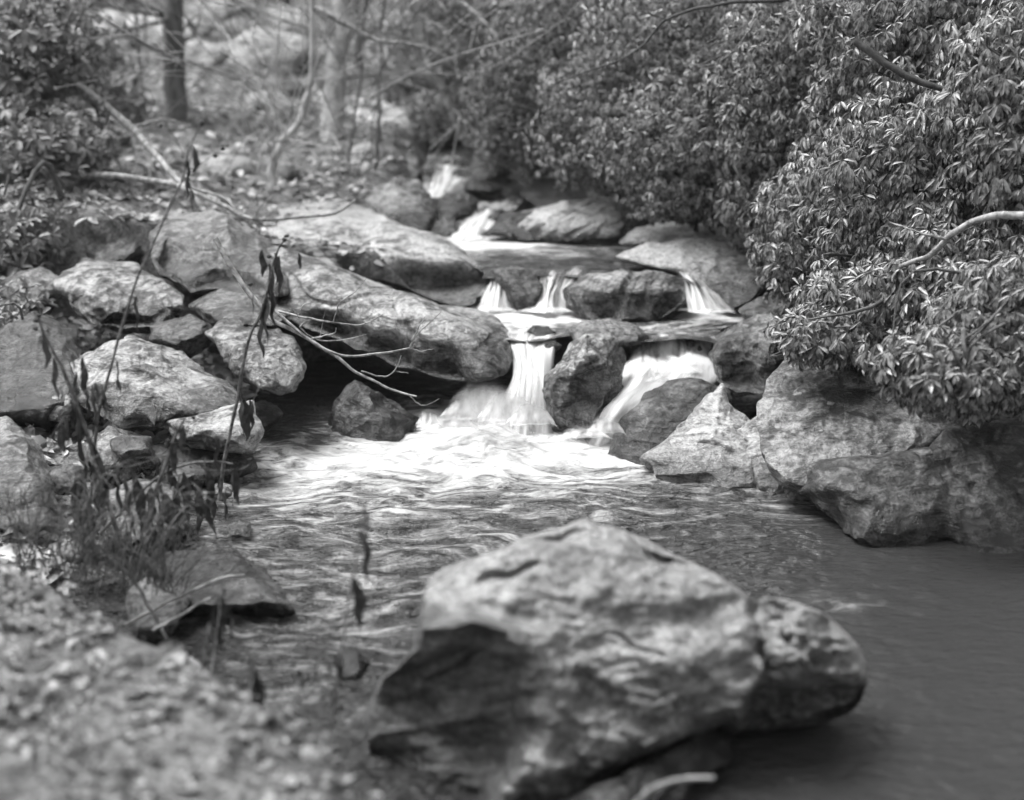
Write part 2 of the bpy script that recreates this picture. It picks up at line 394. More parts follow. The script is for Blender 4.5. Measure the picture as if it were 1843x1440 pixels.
# second pool (level .36) and third pool (level .53)
def lvl(z, rws): return [[(a, b, float(Yz(b, z))) for a, b, _ in row(*r, 0, 7)] for r in rws]
loft('water', lvl(.36, [(535, 780, 1400), (548, 790, 1390), (562, 810, 1360), (580, 850, 1340), (592, 880, 1300)])+[[(880, 598, float(Yz(598, .36))), (960, 604, float(Yz(604, .352))), (1030, 596, float(Yz(596, .36))), (1100, 600, float(Yz(600, .36))), (1160, 607, float(Yz(607, .352))), (1230, 598, float(Yz(598, .358))), (1300, 608, float(Yz(608, .35)))]]+[[(880, 606, 6.86), (960, 614, 6.8), (1030, 604, 6.88), (1100, 608, 6.84), (1160, 617, 6.78), (1230, 610, 6.84), (1300, 620, 6.78)]], 150, 60, M['water'], lambda a, b: .16+1.2*el(a, b, 900, 566, 110, 20)+.9*el(a, b, 1000, 572, 90, 12)+.5*el(a, b, 900, 592, 70, 14)+1.2*el(a, b, 1290, 566, 62, 13)+.35*el(a, b, 1200, 590, 90, 12), .7, 14, 12, .008)
loft('water', lvl(.53, [(410, 740, 1200), (425, 760, 1320), (445, 790, 1400), (465, 830, 1390), (480, 850, 1340)])+[[(870, 490, float(Yz(490, .53))), (925, 494, float(Yz(494, .525))), (970, 489, float(Yz(489, .53))), (1060, 492, float(Yz(492, .53))), (1130, 487, float(Yz(487, .53))), (1220, 490, float(Yz(490, .53))), (1290, 498, float(Yz(498, .52)))]]+[[(868, 499, 7.68), (925, 503, 7.66), (970, 497, 7.7), (1060, 500, 7.66), (1130, 496, 7.72), (1220, 499, 7.68), (1290, 507, 7.62)]], 150, 60, M['water'], lambda a, b: .14+1.2*el(a, b, 820, 432, 75, 16)+.9*el(a, b, 900, 441, 100, 8)+.3*el(a, b, 1000, 455, 150, 8), .7, 10, 16, .006)
# upper cascades
loft('water', [row(262, 770, 850, 12.6), row(285, 770, 880, 11.2), row(300, 765, 900, 10.9), row(325, 762, 930, 10.6), row(345, 762, 950, 10.3), row(362, 790, 940, 10.2), row(372, 800, 930, 9.9), row(395, 790, 920, 9.6), row(412, 770, 960, 9.45), row(425, 770, 980, 9.15)],
     70, 90, M['water'], lambda a, b: .12+.9*el(a, b, 795, 335, 34, 13)+.6*el(a, b, 850, 324, 50, 5)+.5*el(a, b, 820, 302, 60, 5)+.45*el(a, b, 800, 284, 50, 5)+.9*el(a, b, 870, 400, 50, 22)+.5*el(a, b, 905, 368, 40, 8), .6, 7, 12, .02)
# falls
def fall(rows, foam, su, sv=1.6, edge=.12, rel=.03, nu=70, nv=50):
    return loft('waterfall', rows, nu, nv, M['fall'], foam, .5, su, sv, 0, edge=edge, rel=rel)
def lip(pts, z): return [(a, b, float(Yz(b, z))) for a, b in pts]
fall([lip([(890, 588), (925, 586), (955, 590), (985, 587), (1015, 590)], .374), lip([(893, 600), (925, 604), (955, 600), (985, 606), (1010, 600)], .368), [(905, 620, 6.82), (928, 625, 6.78), (950, 618, 6.82), (975, 626, 6.76), (1003, 618, 6.84)],
      [(918, 665, 6.66), (935, 660, 6.58), (955, 668, 6.62), (975, 660, 6.54), (1000, 668, 6.66)], [(900, 715, 6.5), (925, 710, 6.38), (950, 716, 6.44), (975, 708, 6.36), (1000, 715, 6.5)], [(850, 803, 6.3), (900, 801, 6.24), (940, 803, 6.28), (970, 801, 6.24), (1005, 803, 6.3)]], [0, .55, 1.1, 1.3, 1.4, 1.5], 10, 1.6, rel=.07)
fall([[(925, 615, 6.76), (945, 612, 6.74), (965, 616, 6.74)], [(930, 650, 6.58), (950, 648, 6.52), (970, 655, 6.56)], [(920, 700, 6.36), (945, 705, 6.3), (972, 700, 6.34)], [(890, 803, 6.26), (935, 801, 6.22), (975, 803, 6.24)]], [.1, .5, .7, 1.], 6, 1.2, edge=.3, rel=.06)
fall([lip([(1118, 596), (1160, 600), (1200, 594), (1240, 600), (1275, 596)], .374), [(1120, 618, 6.92), (1165, 624, 6.86), (1205, 614, 6.92), (1245, 626, 6.86), (1290, 620, 6.92)], [(1122, 642, 6.84), (1160, 636, 6.80), (1205, 646, 6.82), (1245, 638, 6.80), (1300, 645, 6.84)],
      [(1114, 662, 6.70), (1160, 656, 6.62), (1200, 666, 6.66), (1245, 658, 6.62), (1310, 668, 6.70)], [(1100, 700, 6.52), (1140, 692, 6.44), (1185, 702, 6.46), (1235, 694, 6.42), (1300, 705, 6.5)], [(1070, 740, 6.36), (1105, 732, 6.24), (1145, 742, 6.28), (1190, 734, 6.22), (1240, 745, 6.32)], [(1030, 808, 6.28), (1065, 806, 6.2), (1100, 808, 6.25), (1140, 806, 6.2), (1190, 808, 6.28)]],
     [0, .6, .85, 1.1, 1.0, 1.4, 1.5], 8, 2.4, rel=.06)
fall([[(1118, 640, 6.74), (1180, 634, 6.72), (1260, 642, 6.74)], [(1118, 665, 6.6), (1190, 660, 6.56), (1280, 668, 6.6)], [(1110, 690, 6.5), (1170, 686, 6.44), (1260, 692, 6.5)]], [0, .8, .3], 5, 1.2, edge=.25, rel=.05)
fall([lip([(870, 484), (890, 486), (905, 483), (925, 486)], .545), [(872, 500, 7.72), (890, 503, 7.69), (905, 501, 7.7), (922, 504, 7.7)], [(868, 520, 7.64), (888, 518, 7.6), (905, 522, 7.6), (922, 518, 7.64)], [(850, 556, 7.56), (880, 556, 7.48), (905, 556, 7.5), (932, 556, 7.54)]], [0, .35, .7, 1.1], 7, edge=.2, rel=.04)
fall([lip([(955, 478), (990, 482), (1025, 477), (1080, 480)], .545), [(960, 494, 7.74), (985, 498, 7.7), (1015, 494, 7.7), (1055, 498, 7.74)], [(963, 512, 7.64), (985, 508, 7.58), (1008, 514, 7.58), (1035, 510, 7.64)], [(958, 532, 7.56), (980, 535, 7.5), (1000, 530, 7.5), (1024, 535, 7.56)], [(945, 562, 7.46), (975, 562, 7.4), (1000, 562, 7.4), (1035, 562, 7.46)]], [0, .35, .6, .7, 1.1], 9, rel=.05)
fall([lip([(1185, 480), (1205, 484), (1225, 481), (1250, 486)], .545), [(1212, 497, 7.4), (1228, 500, 7.36), (1245, 498, 7.36), (1268, 502, 7.4)], [(1226, 518, 7.32), (1244, 515, 7.28), (1262, 520, 7.28), (1290, 518, 7.32)], [(1232, 562, 7.22), (1255, 562, 7.16), (1285, 562, 7.16), (1325, 562, 7.22)]], [0, .4, .6, 1.1], 7, edge=.2, rel=.04)
fall([[(770, 292, 10.6), (800, 296, 10.6), (830, 292, 10.6)], [(765, 322, 10.2), (795, 325, 10.15), (830, 322, 10.2)], [(762, 355, 9.9), (785, 355, 9.85), (810, 352, 9.9)]], [.3, .8, 1.0], 6, edge=.3, rel=.05)
fall([[(850, 372, 9.5), (875, 376, 9.5), (900, 373, 9.5)], [(825, 400, 9.25), (855, 402, 9.2), (890, 400, 9.25)], [(800, 432, 9.0), (840, 432, 8.95), (890, 430, 9.0)]], [.3, .9, 1.1], 6, edge=.3, rel=.05)

# thrown spray at the foot of the main fall
for cx, cy, rx, ry, Y in [(870, 745, 92, 64, 6.2), (915, 748, 66, 60, 6.1), (805, 768, 66, 30, 6.15), (955, 758, 52, 46, 6.0), (1050, 785, 55, 22, 5.98), (990, 792, 50, 18, 5.95), (1090, 775, 40, 34, 6.1), (770, 762, 26, 30, 6.1), (885, 752, 50, 70, 6.22), (980, 560, 60, 12, 7.3), (890, 560, 50, 11, 7.35), (1285, 562, 45, 11, 7.1)]:
    rows = []
    for j in range(7):
        s_ = j/6; rows.append([(cx-rx*(.75+.25*s_)*math.cos(math.pi*i/8), cy+ry*.3-ry*1.35*(1-s_)*(.1+.9*math.sin(math.pi*i/8)), Y-.06*s_-.05*math.sin(math.pi*i/8)) for i in range(9)])
    if Y < 6.5: rows.append([(q[0], 835, Y-.06) for q in rows[-1]])
    loft('splash', rows, 50, 30, M['spray'], [.0, .2, .55, .85, .9, .6, .28, .0] if Y < 6.5 else [.0, .15, .45, .7, .8, .45, 0], .5, 9, 2.0, 0, edge=.35, rel=.03)

# ------------------------------------------------------------------ rocks
def rock(label, poly, Yb, Yt, bulge, mat='rock', n=6, name='boulder', ctrl=(), zw=None, ext=22, facets=11, fd=(.50, .88), seed=None, cen=None, rough=1., strat=1., back=1., lift=0., shade_stain=None, fn=None, cat=None, box=.8, tone=None, cracks=1., fa=.93):
    poly = np.array(poly, float)
    c = np.array(cen, float) if cen else (poly.mean(0)+(poly.min(0)+poly.max(0))/2)/2
    span = poly.max(0)-poly.min(0)
    if zw is not None and -.2 < zw < .04 and ext >= 10: ext = max(60, ext)
    pl = poly.copy(); lowf = sm(.1, .9, (pl[:, 1]-c[1])/(poly[:, 1].max()-c[1])); pl[:, 1] += ext*lowf
    # outline radius by direction
    th = np.linspace(-math.pi, math.pi, 721)[:-1]; dx, dy = np.cos(th), -np.sin(th); R = np.zeros_like(th)
    A = pl-c; B = np.roll(A, -1, 0)
    for a, b in zip(A, B):
        e = b-a; den = dx*e[1]-dy*e[0]
        with np.errstate(all='ignore'):
            tt = (a[0]*e[1]-a[1]*e[0])/den; uu = (a[0]*dy-a[1]*dx)/den
        ok = (uu >= -1e-6) & (uu <= 1+1e-6) & (tt > 0); R = np.where(ok & (tt > R), tt, R)
    kern = np.hanning(15); kern /= kern.sum(); R = np.convolve(np.concatenate([R[-7:], R, R[:7]]), kern, 'valid')
    sv, sf = ico(n); v = sv.astype(float).copy()
    rg = np.random.default_rng(seed if seed is not None else abs(hash_(label)))
    for _ in range(facets):
        nn = rg.normal(size=3); nn[2] = abs(nn[2])*1.2+.25; nn /= np.linalg.norm(nn); d = rg.uniform(*fd)
        ex = np.maximum(0, v@nn-d); v -= nn*(ex*.9)[:, None]
    rho = np.hypot(v[:, 0], v[:, 1]); ang = np.arctan2(v[:, 1], v[:, 0])
    Rr = np.interp(ang, th, R, period=2*math.pi)
    nb = 96; bi = ((ang+math.pi)/(2*math.pi)*nb).astype(int) % nb; mx = np.zeros(nb); np.maximum.at(mx, bi, rho)
    mx = np.convolve(np.concatenate([mx[-2:], mx, mx[:2]]), np.ones(5)/5, 'valid'); bc = -math.pi+(np.arange(nb)+.5)*2*math.pi/nb
    rho = rho/np.maximum(.4, np.interp(ang, bc, mx, period=2*math.pi))
    rr = Rr*np.minimum(rho, 1.)**fa
    px = c[0]+rr*np.cos(ang); py = c[1]-rr*np.sin(ang)
    w = np.clip((py-poly[:, 1].min())/max(1, span[1]), 0, 1.3)
    Y = 1/((1-w)/Yt+w/Yb)+.6*bulge*.0
    cz = np.sign(v[:, 2])*np.abs(v[:, 2])**box
    front = cz > 0
    Y = Y-np.where(front, cz*bulge, cz*bulge*back)
    for (qx, qy, dY, rad) in ctrl:
        g = np.exp(-((px-qx)**2+(py-qy)**2)/(rad*rad))*sm(0, .35, cz); Y = Y+g*dY
    if fn is not None: Y = fn(px, py, Y, cz)
    q = P(px, py, Y)
    if lift: q[:, 2] += np.where(front, 0, -cz)*lift*sm(.45, .85, w)
    ctr = P(c[0], c[1], float(1/(.5/Yt+.5/Yb))+bulge*.3*back)
    s = float(np.mean(span))/FPX*(Yb+Yt)/2
    dirn = q-ctr; dirn /= np.linalg.norm(dirn, axis=1)[:, None]+1e-9
    off = rg.uniform(-50, 50, 3)
    fr = rg.normal(size=(3, 3)); fr, _ = np.linalg.qr(fr)
    pn = q/s+off
    disp = fbm(pn*1.3, 4)*.08*s*rough
    pa = (q@fr)*np.array([1, 1.4, 6])/s+off[::-1]
    disp += -np.abs(perlin(pa*1.1))*.040*s*strat+perlin(pa*2.6)*.014*s*strat
    if cracks == 1.: cracks = rg.uniform(-.6, .7)
    if cracks > 0:
        cw = perlin((q@fr)*np.array([1.1, .8, 2.6])/s+off*2+fbm(pn*2, 2)[:, None]*.25)
        disp -= np.exp(-(cw/.035)**2)*.035*s*cracks
    qq = q*1.0+off
    disp += (1-np.abs(perlin(qq*9))*2)*.008*min(1, s*1.5)*rough+fbm(qq*21, 2)*.0035*rough
    q = q+dirn*disp[:, None]
    if zw is None: zw = float(P(c[0], poly[:, 1].max(), Yb)[2])
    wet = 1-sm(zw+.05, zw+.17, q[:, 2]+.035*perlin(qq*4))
    if shade_stain is not None: wet = np.maximum(wet, shade_stain(px, py, cz))  # patches of painted shade and algae join the waterline wetness
    org = np.array([ctr[0], ctr[1], q[:, 2].min()])
    o = link(name, mesh_np(name, q-org, sf, M[mat], attrs=dict(wet=wet)), None, org)
    tag(o, label, cat or name, 'boulders and rocks along the stream')
    return o
def hash_(s):
    h = 7
    for ch in s: h = (h*131+ord(ch)) % 1000003
    return h

# foreground hero
HRY, HRX = [1060, 1090, 1110, 1140, 1200, 1300, 1380, 1440], [740, 800, 880, 962, 990, 985, 950, 900]
def hero_fn(px, py, Y, cz):
    xr = np.interp(py, HRY, HRX); d = xr-px
    m = sm(-10, 55, d)*sm(1062, 1110, py)*sm(0, .25, cz)*sm(1075, 1120, py-.12*(900-px))
    T = 3.13+np.maximum(0, d)*.0009
    Y = Y*(1-m)+T*m
    rid = np.exp(-(d/45)**2)*sm(1080, 1130, py)*sm(0, .3, cz); Y = Y-.07*rid
    led = sm(1172, 1150, py+.35*(px-850))*sm(860, 800, px)*sm(0, .2, cz)*sm(1050, 1090, py)
    Y = Y-.06*led
    kn = sm(1330, 1390, px)*sm(0, .3, cz); n_ = fbm(np.stack([px/38, py/30, px*0+2], 1), 3)
    Y = Y-kn*(.10*el(px, py, 1450, 1160, 90, 70)+.06*n_)+.16*kn*sm(1205, 1250, py)
    Y = Y+.07*np.exp(-((px-1352-.25*(py-1080))/13)**2)*sm(1250, 1190, py)*sm(0, .3, cz)
    Y = Y+.30*sm(-10, 70, py-(1395-.42*(px-1040)))*sm(1040, 1100, px)*sm(1340, 1300, px)*sm(0, .2, cz)
    an = np.arctan2(py-1090, px-930); Y = Y+.016*np.sin(an*17+2*n_)*sm(1150, 1240, py)*sm(0, 40, px-xr)*sm(1330, 1250, px)*sm(0, .3, cz)
    Y = Y-.035*sm(0, .3, cz)*fbm(np.stack([px/110, py/60, px*0+7], 1), 3)
    for (ax, ay, bx, by, w, dd) in ((870, 1050, 985, 1030, 7, .05), (960, 990, 1080, 975, 8, .05), (1160, 1005, 1230, 1020, 9, .08), (1090, 1140, 1180, 1185, 5, .035), (1030, 1190, 1110, 1265, 5, .02), (770, 1230, 870, 1170, 6, .05), (1130, 1210, 1210, 1265, 6, .03)):
        L2 = (bx-ax)**2+(by-ay)**2; tt = np.clip(((px-ax)*(bx-ax)+(py-ay)*(by-ay))/L2, 0, 1)
        wv = 7*np.sin(tt*9+ax); dist = np.hypot(px-ax-tt*(bx-ax), py-ay-tt*(by-ay)-wv*.6)
        Y = Y+dd*np.exp(-(dist/w)**2)*sm(0, .2, cz)*(.3+.7*np.sin(math.pi*np.clip(tt*.96+.02, 0, 1)))
    return Y
def hero_shade_stain(px, py, cz):  # left face: shade of the overhang painted in, together with wet algae
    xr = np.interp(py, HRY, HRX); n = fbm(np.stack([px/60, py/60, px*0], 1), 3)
    return .9*sm(1300, 1360, px)*sm(1215, 1255, py+10*n)+.95*sm(-12, 25, xr-px+18*n)*sm(1068, 1105, py+20*n)  # first term paints in the shade under the knob, second the left face
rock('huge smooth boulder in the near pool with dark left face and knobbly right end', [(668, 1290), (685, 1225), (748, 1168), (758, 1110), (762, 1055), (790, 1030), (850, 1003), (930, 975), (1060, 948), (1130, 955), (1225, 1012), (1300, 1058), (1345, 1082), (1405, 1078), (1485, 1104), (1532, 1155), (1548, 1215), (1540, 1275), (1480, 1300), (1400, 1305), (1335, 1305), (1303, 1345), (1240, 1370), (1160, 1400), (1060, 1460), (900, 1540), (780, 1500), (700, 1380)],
     3.28, 3.72, .27, 'rock_hero', 8, fn=hero_fn, shade_stain=hero_shade_stain, zw=0, facets=3, fd=(.85, .96), cen=(1060, 1190), cracks=0, strat=.45, rough=.8, box=.6, back=.8, seed=5)
rock('dark mossy rock under the lower right edge of the huge foreground boulder', [(900, 1450), (1100, 1395), (1230, 1330), (1300, 1300), (1325, 1370), (1240, 1440), (1100, 1500), (960, 1510)], 3.0, 3.45, .15, 'rock_dark', 6, zw=0, rough=1.8)
rock('small wet stone poking out of the pool left of the huge foreground boulder', [(603, 1178), (625, 1164), (650, 1172), (668, 1190), (650, 1205), (612, 1205)], 3.88, 3.95, .06, 'rock_dark', 5, name='stone', zw=0, ext=10)
# centre
rock('tall dark boulder with a pale cap, in the middle of the main fall', [(1010, 640), (1030, 615), (1055, 602), (1092, 599), (1115, 612), (1133, 642), (1128, 690), (1103, 735), (1065, 758), (1010, 762), (975, 748), (971, 712), (985, 675)], 6.24, 6.5, .19, 'rock', 7, ctrl=[(1040, 640, -.08, 45), (1100, 625, .03, 25), (1050, 720, .12, 60)], shade_stain=lambda px, py, cz: sm(-8, 14, (py-690)+.62*(px-985)-10*fbm(np.stack([px/25, py/25, px*0], 1), 3)), zw=.1, ext=25, facets=14, strat=1.1, rough=1.3, fd=(.45, .85))  # shade of the lower front painted in along with its wetness
rock('low flat capstone right behind the tall boulder in the main fall', [(1022, 592), (1048, 578), (1098, 574), (1145, 584), (1170, 603), (1160, 613), (1100, 618), (1035, 615)], 6.8, 6.95, .12, 'rock_pale', 6, zw=.36, ext=8)
rock('broad mottled boulder between the two upper falls', [(1018, 520), (1055, 493), (1115, 486), (1190, 489), (1225, 498), (1246, 522), (1222, 548), (1175, 568), (1110, 574), (1050, 566), (1018, 548)], 7.28, 7.5, .24, 'rock', 7, ctrl=[(1100, 560, .12, 60), (1190, 550, .12, 50)], zw=.40, ext=14, facets=9, strat=.8)
rock('dark rock between the two small upper falls on the left', [(888, 484), (920, 478), (965, 492), (978, 515), (968, 545), (935, 550), (910, 530), (885, 500)], 7.5, 7.68, .12, 'rock', 6, zw=.50, ext=10)
rock('small rounded dark rock lapped by water at the lip of the main fall', [(945, 598), (960, 586), (985, 586), (1002, 598), (990, 608), (955, 608)], 6.95, 7.02, .06, 'rock_dark', 5, name='stone', zw=.42, ext=6)
rock('tiny wet stone in the white water left of the tall centre boulder', [(968, 620), (990, 614), (1012, 622), (1000, 634), (975, 632)], 6.8, 6.85, .05, 'rock_dark', 5, name='stone', zw=.5, ext=5)
rock('pale smooth slab awash above the right hand chute', [(1185, 645), (1225, 614), (1275, 608), (1285, 650), (1240, 660)], 6.8, 7.0, .05, 'rock_pale', 5, zw=.3, ext=4, strat=.4)
rock('small round stone veiled by the right hand chute', [(1205, 680), (1222, 668), (1242, 672), (1248, 690), (1225, 700)], 6.6, 6.65, .06, 'rock', 5, name='stone', zw=.3, ext=4)
rock('dark oval boulder at the foot of the right hand chute', [(1090, 785), (1108, 752), (1150, 712), (1200, 690), (1262, 684), (1310, 696), (1322, 722), (1280, 760), (1225, 790), (1170, 806), (1115, 803)], 6.06, 6.36, .17, 'rock_dark', 7, zw=.02, ext=20, facets=9)
rock('pale fluted ridge rock in front of the dark oval boulder', [(1150, 815), (1205, 785), (1255, 735), (1300, 695), (1316, 735), (1345, 762), (1368, 800), (1398, 832), (1400, 868), (1330, 868), (1270, 858), (1200, 838)], 5.72, 6.15, .14, 'rock_pale', 7, zw=0, ext=18, strat=1.8, facets=8)
rock('pale wedge rock at the water edge below the great right hand boulder', [(1325, 775), (1378, 740), (1402, 780), (1432, 820), (1425, 860), (1395, 885), (1355, 860)], 5.6, 5.95, .12, 'rock_pale', 6, zw=0, strat=1.4)
rock('small blocky rock in a dark niche at the right water edge', [(1410, 835), (1450, 820), (1500, 835), (1500, 880), (1450, 890), (1405, 885)], 5.5, 5.6, .10, 'rock', 6, zw=0)
rock('blocky boulder with a bright top, right of the main fall', [(1262, 640), (1272, 608), (1310, 583), (1365, 562), (1425, 568), (1455, 590), (1425, 640), (1372, 690), (1325, 700), (1282, 685)], 6.55, 6.95, .20, 'rock', 7, ctrl=[(1340, 680, .15, 50)], zw=.3, ext=12, facets=10, strat=1.2)
rock('jagged rock on the bank above the bright topped boulder', [(1325, 562), (1370, 530), (1450, 535), (1510, 580), (1450, 615), (1380, 595)], 6.9, 7.3, .15, 'rock_dark', 6, strat=1.6)
rock('great pale boulder sloping down under the drooping leaves on the right', [(1362, 725), (1390, 660), (1440, 608), (1520, 575), (1640, 560), (1800, 570), (1950, 620), (1980, 760), (1800, 800), (1650, 790), (1550, 830), (1420, 835), (1370, 790)], 5.45, 6.3, .30, 'rock', 7, zw=0, ext=60, facets=6, back=1.5, strat=.8)
rock('long low bedrock mass along the right edge of the pool', [(1395, 840), (1480, 805), (1600, 790), (1700, 765), (1900, 740), (2050, 800), (2060, 960), (1900, 985), (1820, 955), (1700, 925), (1580, 925), (1470, 900), (1400, 885)], 4.95, 5.5, .22, 'rock_dark', 7, zw=0, ext=140, facets=8, rough=1.4)
rock('broad pale cracked slab right of the third pool', [(1095, 462), (1150, 442), (1220, 430), (1300, 436), (1365, 465), (1385, 500), (1360, 535), (1312, 552), (1268, 532), (1225, 495), (1150, 478)], 7.42, 8.05, .16, 'rock_slab', 7, zw=.45, ext=8, strat=1.3, facets=6)
rock('flat grey slab behind the broad pale cracked slab', [(1100, 440), (1130, 410), (1200, 397), (1290, 402), (1380, 415), (1440, 440), (1380, 465), (1250, 445), (1160, 445)], 8.15, 8.7, .12, 'rock_slab', 6, zw=.53, ext=8)
rock('layered rounded boulder on the far side of the third pool', [(925, 405), (960, 375), (1010, 362), (1060, 355), (1108, 368), (1126, 395), (1115, 420), (1050, 430), (960, 430)], 8.8, 9.2, .16, 'rock_slab', 7, zw=.53, ext=5, strat=2.2)
rock('flat shelf of rock left of the layered rounded boulder', [(868, 418), (905, 385), (960, 376), (1000, 395), (1000, 428), (930, 428)], 8.9, 9.3, .08, 'rock', 6, zw=.53, ext=4, strat=2)
rock('dark tilted slab under the rhododendron edge', [(930, 345), (960, 322), (1020, 314), (1085, 320), (1118, 345), (1060, 360), (990, 362)], 9.8, 10.3, .12, 'rock_dark', 6, strat=1.5)
rock('leaning pointed stone behind the third pool', [(1118, 400), (1150, 375), (1185, 362), (1178, 395), (1140, 415)], 9.2, 9.4, .06, 'rock', 5, name='stone', strat=1.5)
rock('low dark rock beneath the hanging leaves beside the pointed stone', [(1170, 395), (1220, 370), (1290, 372), (1340, 400), (1280, 415), (1190, 412)], 9.1, 9.6, .1, 'rock_dark', 6)
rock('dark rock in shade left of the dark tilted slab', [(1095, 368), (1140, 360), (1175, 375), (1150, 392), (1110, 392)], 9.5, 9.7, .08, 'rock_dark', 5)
# upper stream
rock('steep blocky boulder left of the upper cascade', [(640, 368), (680, 335), (720, 320), (752, 322), (778, 348), (786, 380), (770, 405), (730, 408), (680, 392)], 9.3, 9.8, .2, 'rock', 6, facets=10)
rock('dark cube of rock in the middle of the upper cascade', [(784, 372), (800, 350), (838, 345), (864, 362), (860, 388), (820, 394), (788, 390)], 9.6, 9.9, .12, 'rock_dark', 6, ext=6)
rock('small pointed rock at the left end of the third pool', [(778, 405), (798, 390), (818, 396), (834, 420), (800, 430), (780, 422)], 9.1, 9.35, .08, 'rock', 5, ext=5)
rock('small dark stone where the upper cascade enters the pool', [(870, 390), (885, 376), (905, 376), (915, 392), (890, 398)], 9.6, 9.7, .06, 'rock_dark', 5, name='stone', ext=4)
rock('dark ledge stone across the upper cascade', [(832, 330), (850, 320), (875, 322), (905, 338), (870, 346), (835, 342)], 10.2, 10.4, .08, 'rock_dark', 5, name='stone', ext=4)
rock('undercut table rock with a bright top in the background', [(595, 285), (625, 262), (690, 262), (748, 280), (756, 310), (750, 340), (690, 348), (610, 335)], 10.8, 11.6, .3, 'rock', 6, facets=8)
rock('pale broken rock high behind the table rock', [(610, 215), (640, 188), (690, 182), (735, 200), (745, 250), (690, 262), (620, 255)], 12.3, 13.2, .35, 'rock_pale', 6)
rock('low rock at the head of the visible stream', [(762, 280), (790, 260), (825, 258), (855, 272), (845, 288), (790, 290)], 12, 12.4, .15, 'rock', 5)
rock('grey rock shelf right of the stream head', [(840, 300), (880, 285), (940, 300), (960, 330), (900, 335), (850, 320)], 10.8, 11.2, .15, 'rock_dark', 5)
rock('long pale rock on the slope between the two trunks', [(345, 235), (360, 180), (400, 180), (470, 212), (520, 250), (450, 262), (380, 255)], 12.5, 14, .35, 'rock', 6)
rock('flat rock behind the crooked sapling', [(380, 285), (440, 250), (520, 245), (590, 262), (600, 300), (500, 320), (400, 310)], 11.3, 12.2, .3, 'rock', 6)
rock('small rock at the foot of the pale leaning trunk', [(545, 345), (575, 312), (620, 305), (645, 330), (630, 358), (570, 362)], 9.9, 10.3, .15, 'rock', 6)
rock('low rock left of the crooked sapling foot', [(370, 350), (420, 320), (490, 322), (530, 350), (480, 372), (400, 372)], 9.7, 10.3, .15, 'rock', 6)
rock('low flat ledge stepping across the stream below its head', [(835, 306), (865, 292), (905, 298), (925, 312), (890, 320), (850, 318)], 10.55, 10.7, .08, 'rock', 5, name='stone', ext=4)
rock('small wet stone at the left side of the uppermost cascade', [(758, 306), (775, 298), (798, 302), (800, 312), (775, 316)], 10.5, 10.6, .06, 'rock_dark', 5, name='stone', ext=4)
rock('small dark stone below the stream head', [(800, 290), (815, 283), (835, 287), (832, 296), (810, 298)], 10.9, 11.0, .06, 'rock_dark', 5, name='stone', ext=4)
# left side slabs
rock('long sloping slab running down to the second pool', [(400, 395), (490, 366), (590, 356), (690, 382), (785, 428), (850, 470), (892, 492), (886, 522), (850, 550), (800, 548), (740, 522), (640, 505), (540, 490), (430, 470)], 7.55, 9.3, .36, 'rock_pale', 7, ctrl=[(800, 530, .55, 48), (865, 525, .35, 40), (730, 510, .45, 48), (650, 495, .35, 45), (790, 465, -.08, 50), (700, 455, -.05, 50), (620, 420, -.05, 120)], shade_stain=lambda px, py, cz: .75*sm(455, 490, py-.16*(px-800)+16*fbm(np.stack([px/40, py/40, px*0], 1), 3))*sm(700, 760, px), zw=.42, ext=4, facets=5, strat=1.1, cen=(650, 455), cracks=.6)  # underside: shade painted into the colour, together with dark algae
rock('massive overhanging slab left of the main fall', [(410, 440), (500, 448), (600, 478), (700, 505), (790, 545), (865, 582), (915, 612), (932, 652), (928, 682), (880, 692), (800, 680), (720, 660), (620, 628), (530, 590), (450, 540)], 6.5, 7.7, .34, 'rock', 7, ctrl=[(700, 650, .30, 45), (800, 675, .30, 45), (600, 610, .25, 45)], shade_stain=lambda px, py, cz: .55*sm(590, 660, py-.10*(px-700)+22*fbm(np.stack([px/45, py/45, px*0], 1), 3)), zw=.3, ext=0, lift=.35, back=2, facets=5, cen=(680, 570), cracks=.8)  # dark mottling of the lower face, with the overhang's shade painted in
rock('big boulder with a deep shadow beneath, behind the left branch', [(262, 420), (300, 385), (380, 378), (450, 410), (510, 470), (520, 530), (440, 540), (340, 530), (280, 500)], 7.0, 8.0, .3, 'rock', 6, ctrl=[(380, 510, .3, 70), (300, 480, .2, 50)], ext=0)
rock('dark shaded rock at the back of the hollow under the overhanging slab', [(440, 560), (600, 590), (760, 630), (900, 670), (900, 720), (700, 720), (520, 720), (430, 680)], 8.0, 8.0, .1, 'rock_dark', 6, zw=2, ext=10)  # waterline set above the rock: shade of the hollow put into its colour
rock('lumpy grey boulder beside the dark hollow', [(368, 600), (392, 575), (470, 566), (528, 606), (546, 660), (535, 712), (505, 716), (450, 690), (400, 650)], 6.15, 6.6, .2, 'rock', 6, zw=0, ext=0, rough=1.5)
rock('low rock with a dark slot beneath, above the lumpy boulder', [(335, 550), (395, 518), (470, 528), (530, 560), (490, 588), (380, 585)], 6.6, 7.2, .16, 'rock', 6, ext=0)
rock('broad smooth slab on the left slope', [(95, 510), (150, 465), (250, 470), (330, 530), (312, 596), (220, 606), (140, 570)], 6.7, 7.5, .28, 'rock', 6, ext=0, ctrl=[(230, 590, .2, 60)])
rock('higher smooth slab behind the tall dead weed', [(120, 440), (180, 395), (260, 400), (280, 460), (250, 500), (160, 490)], 7.8, 8.3, .25, 'rock', 6, ext=0)
rock('bright swirled rock at the left water side', [(130, 650), (230, 600), (330, 630), (420, 690), (446, 735), (400, 770), (300, 775), (200, 770), (140, 720)], 5.7, 6.5, .2, 'rock', 7, ext=5, strat=1.8)
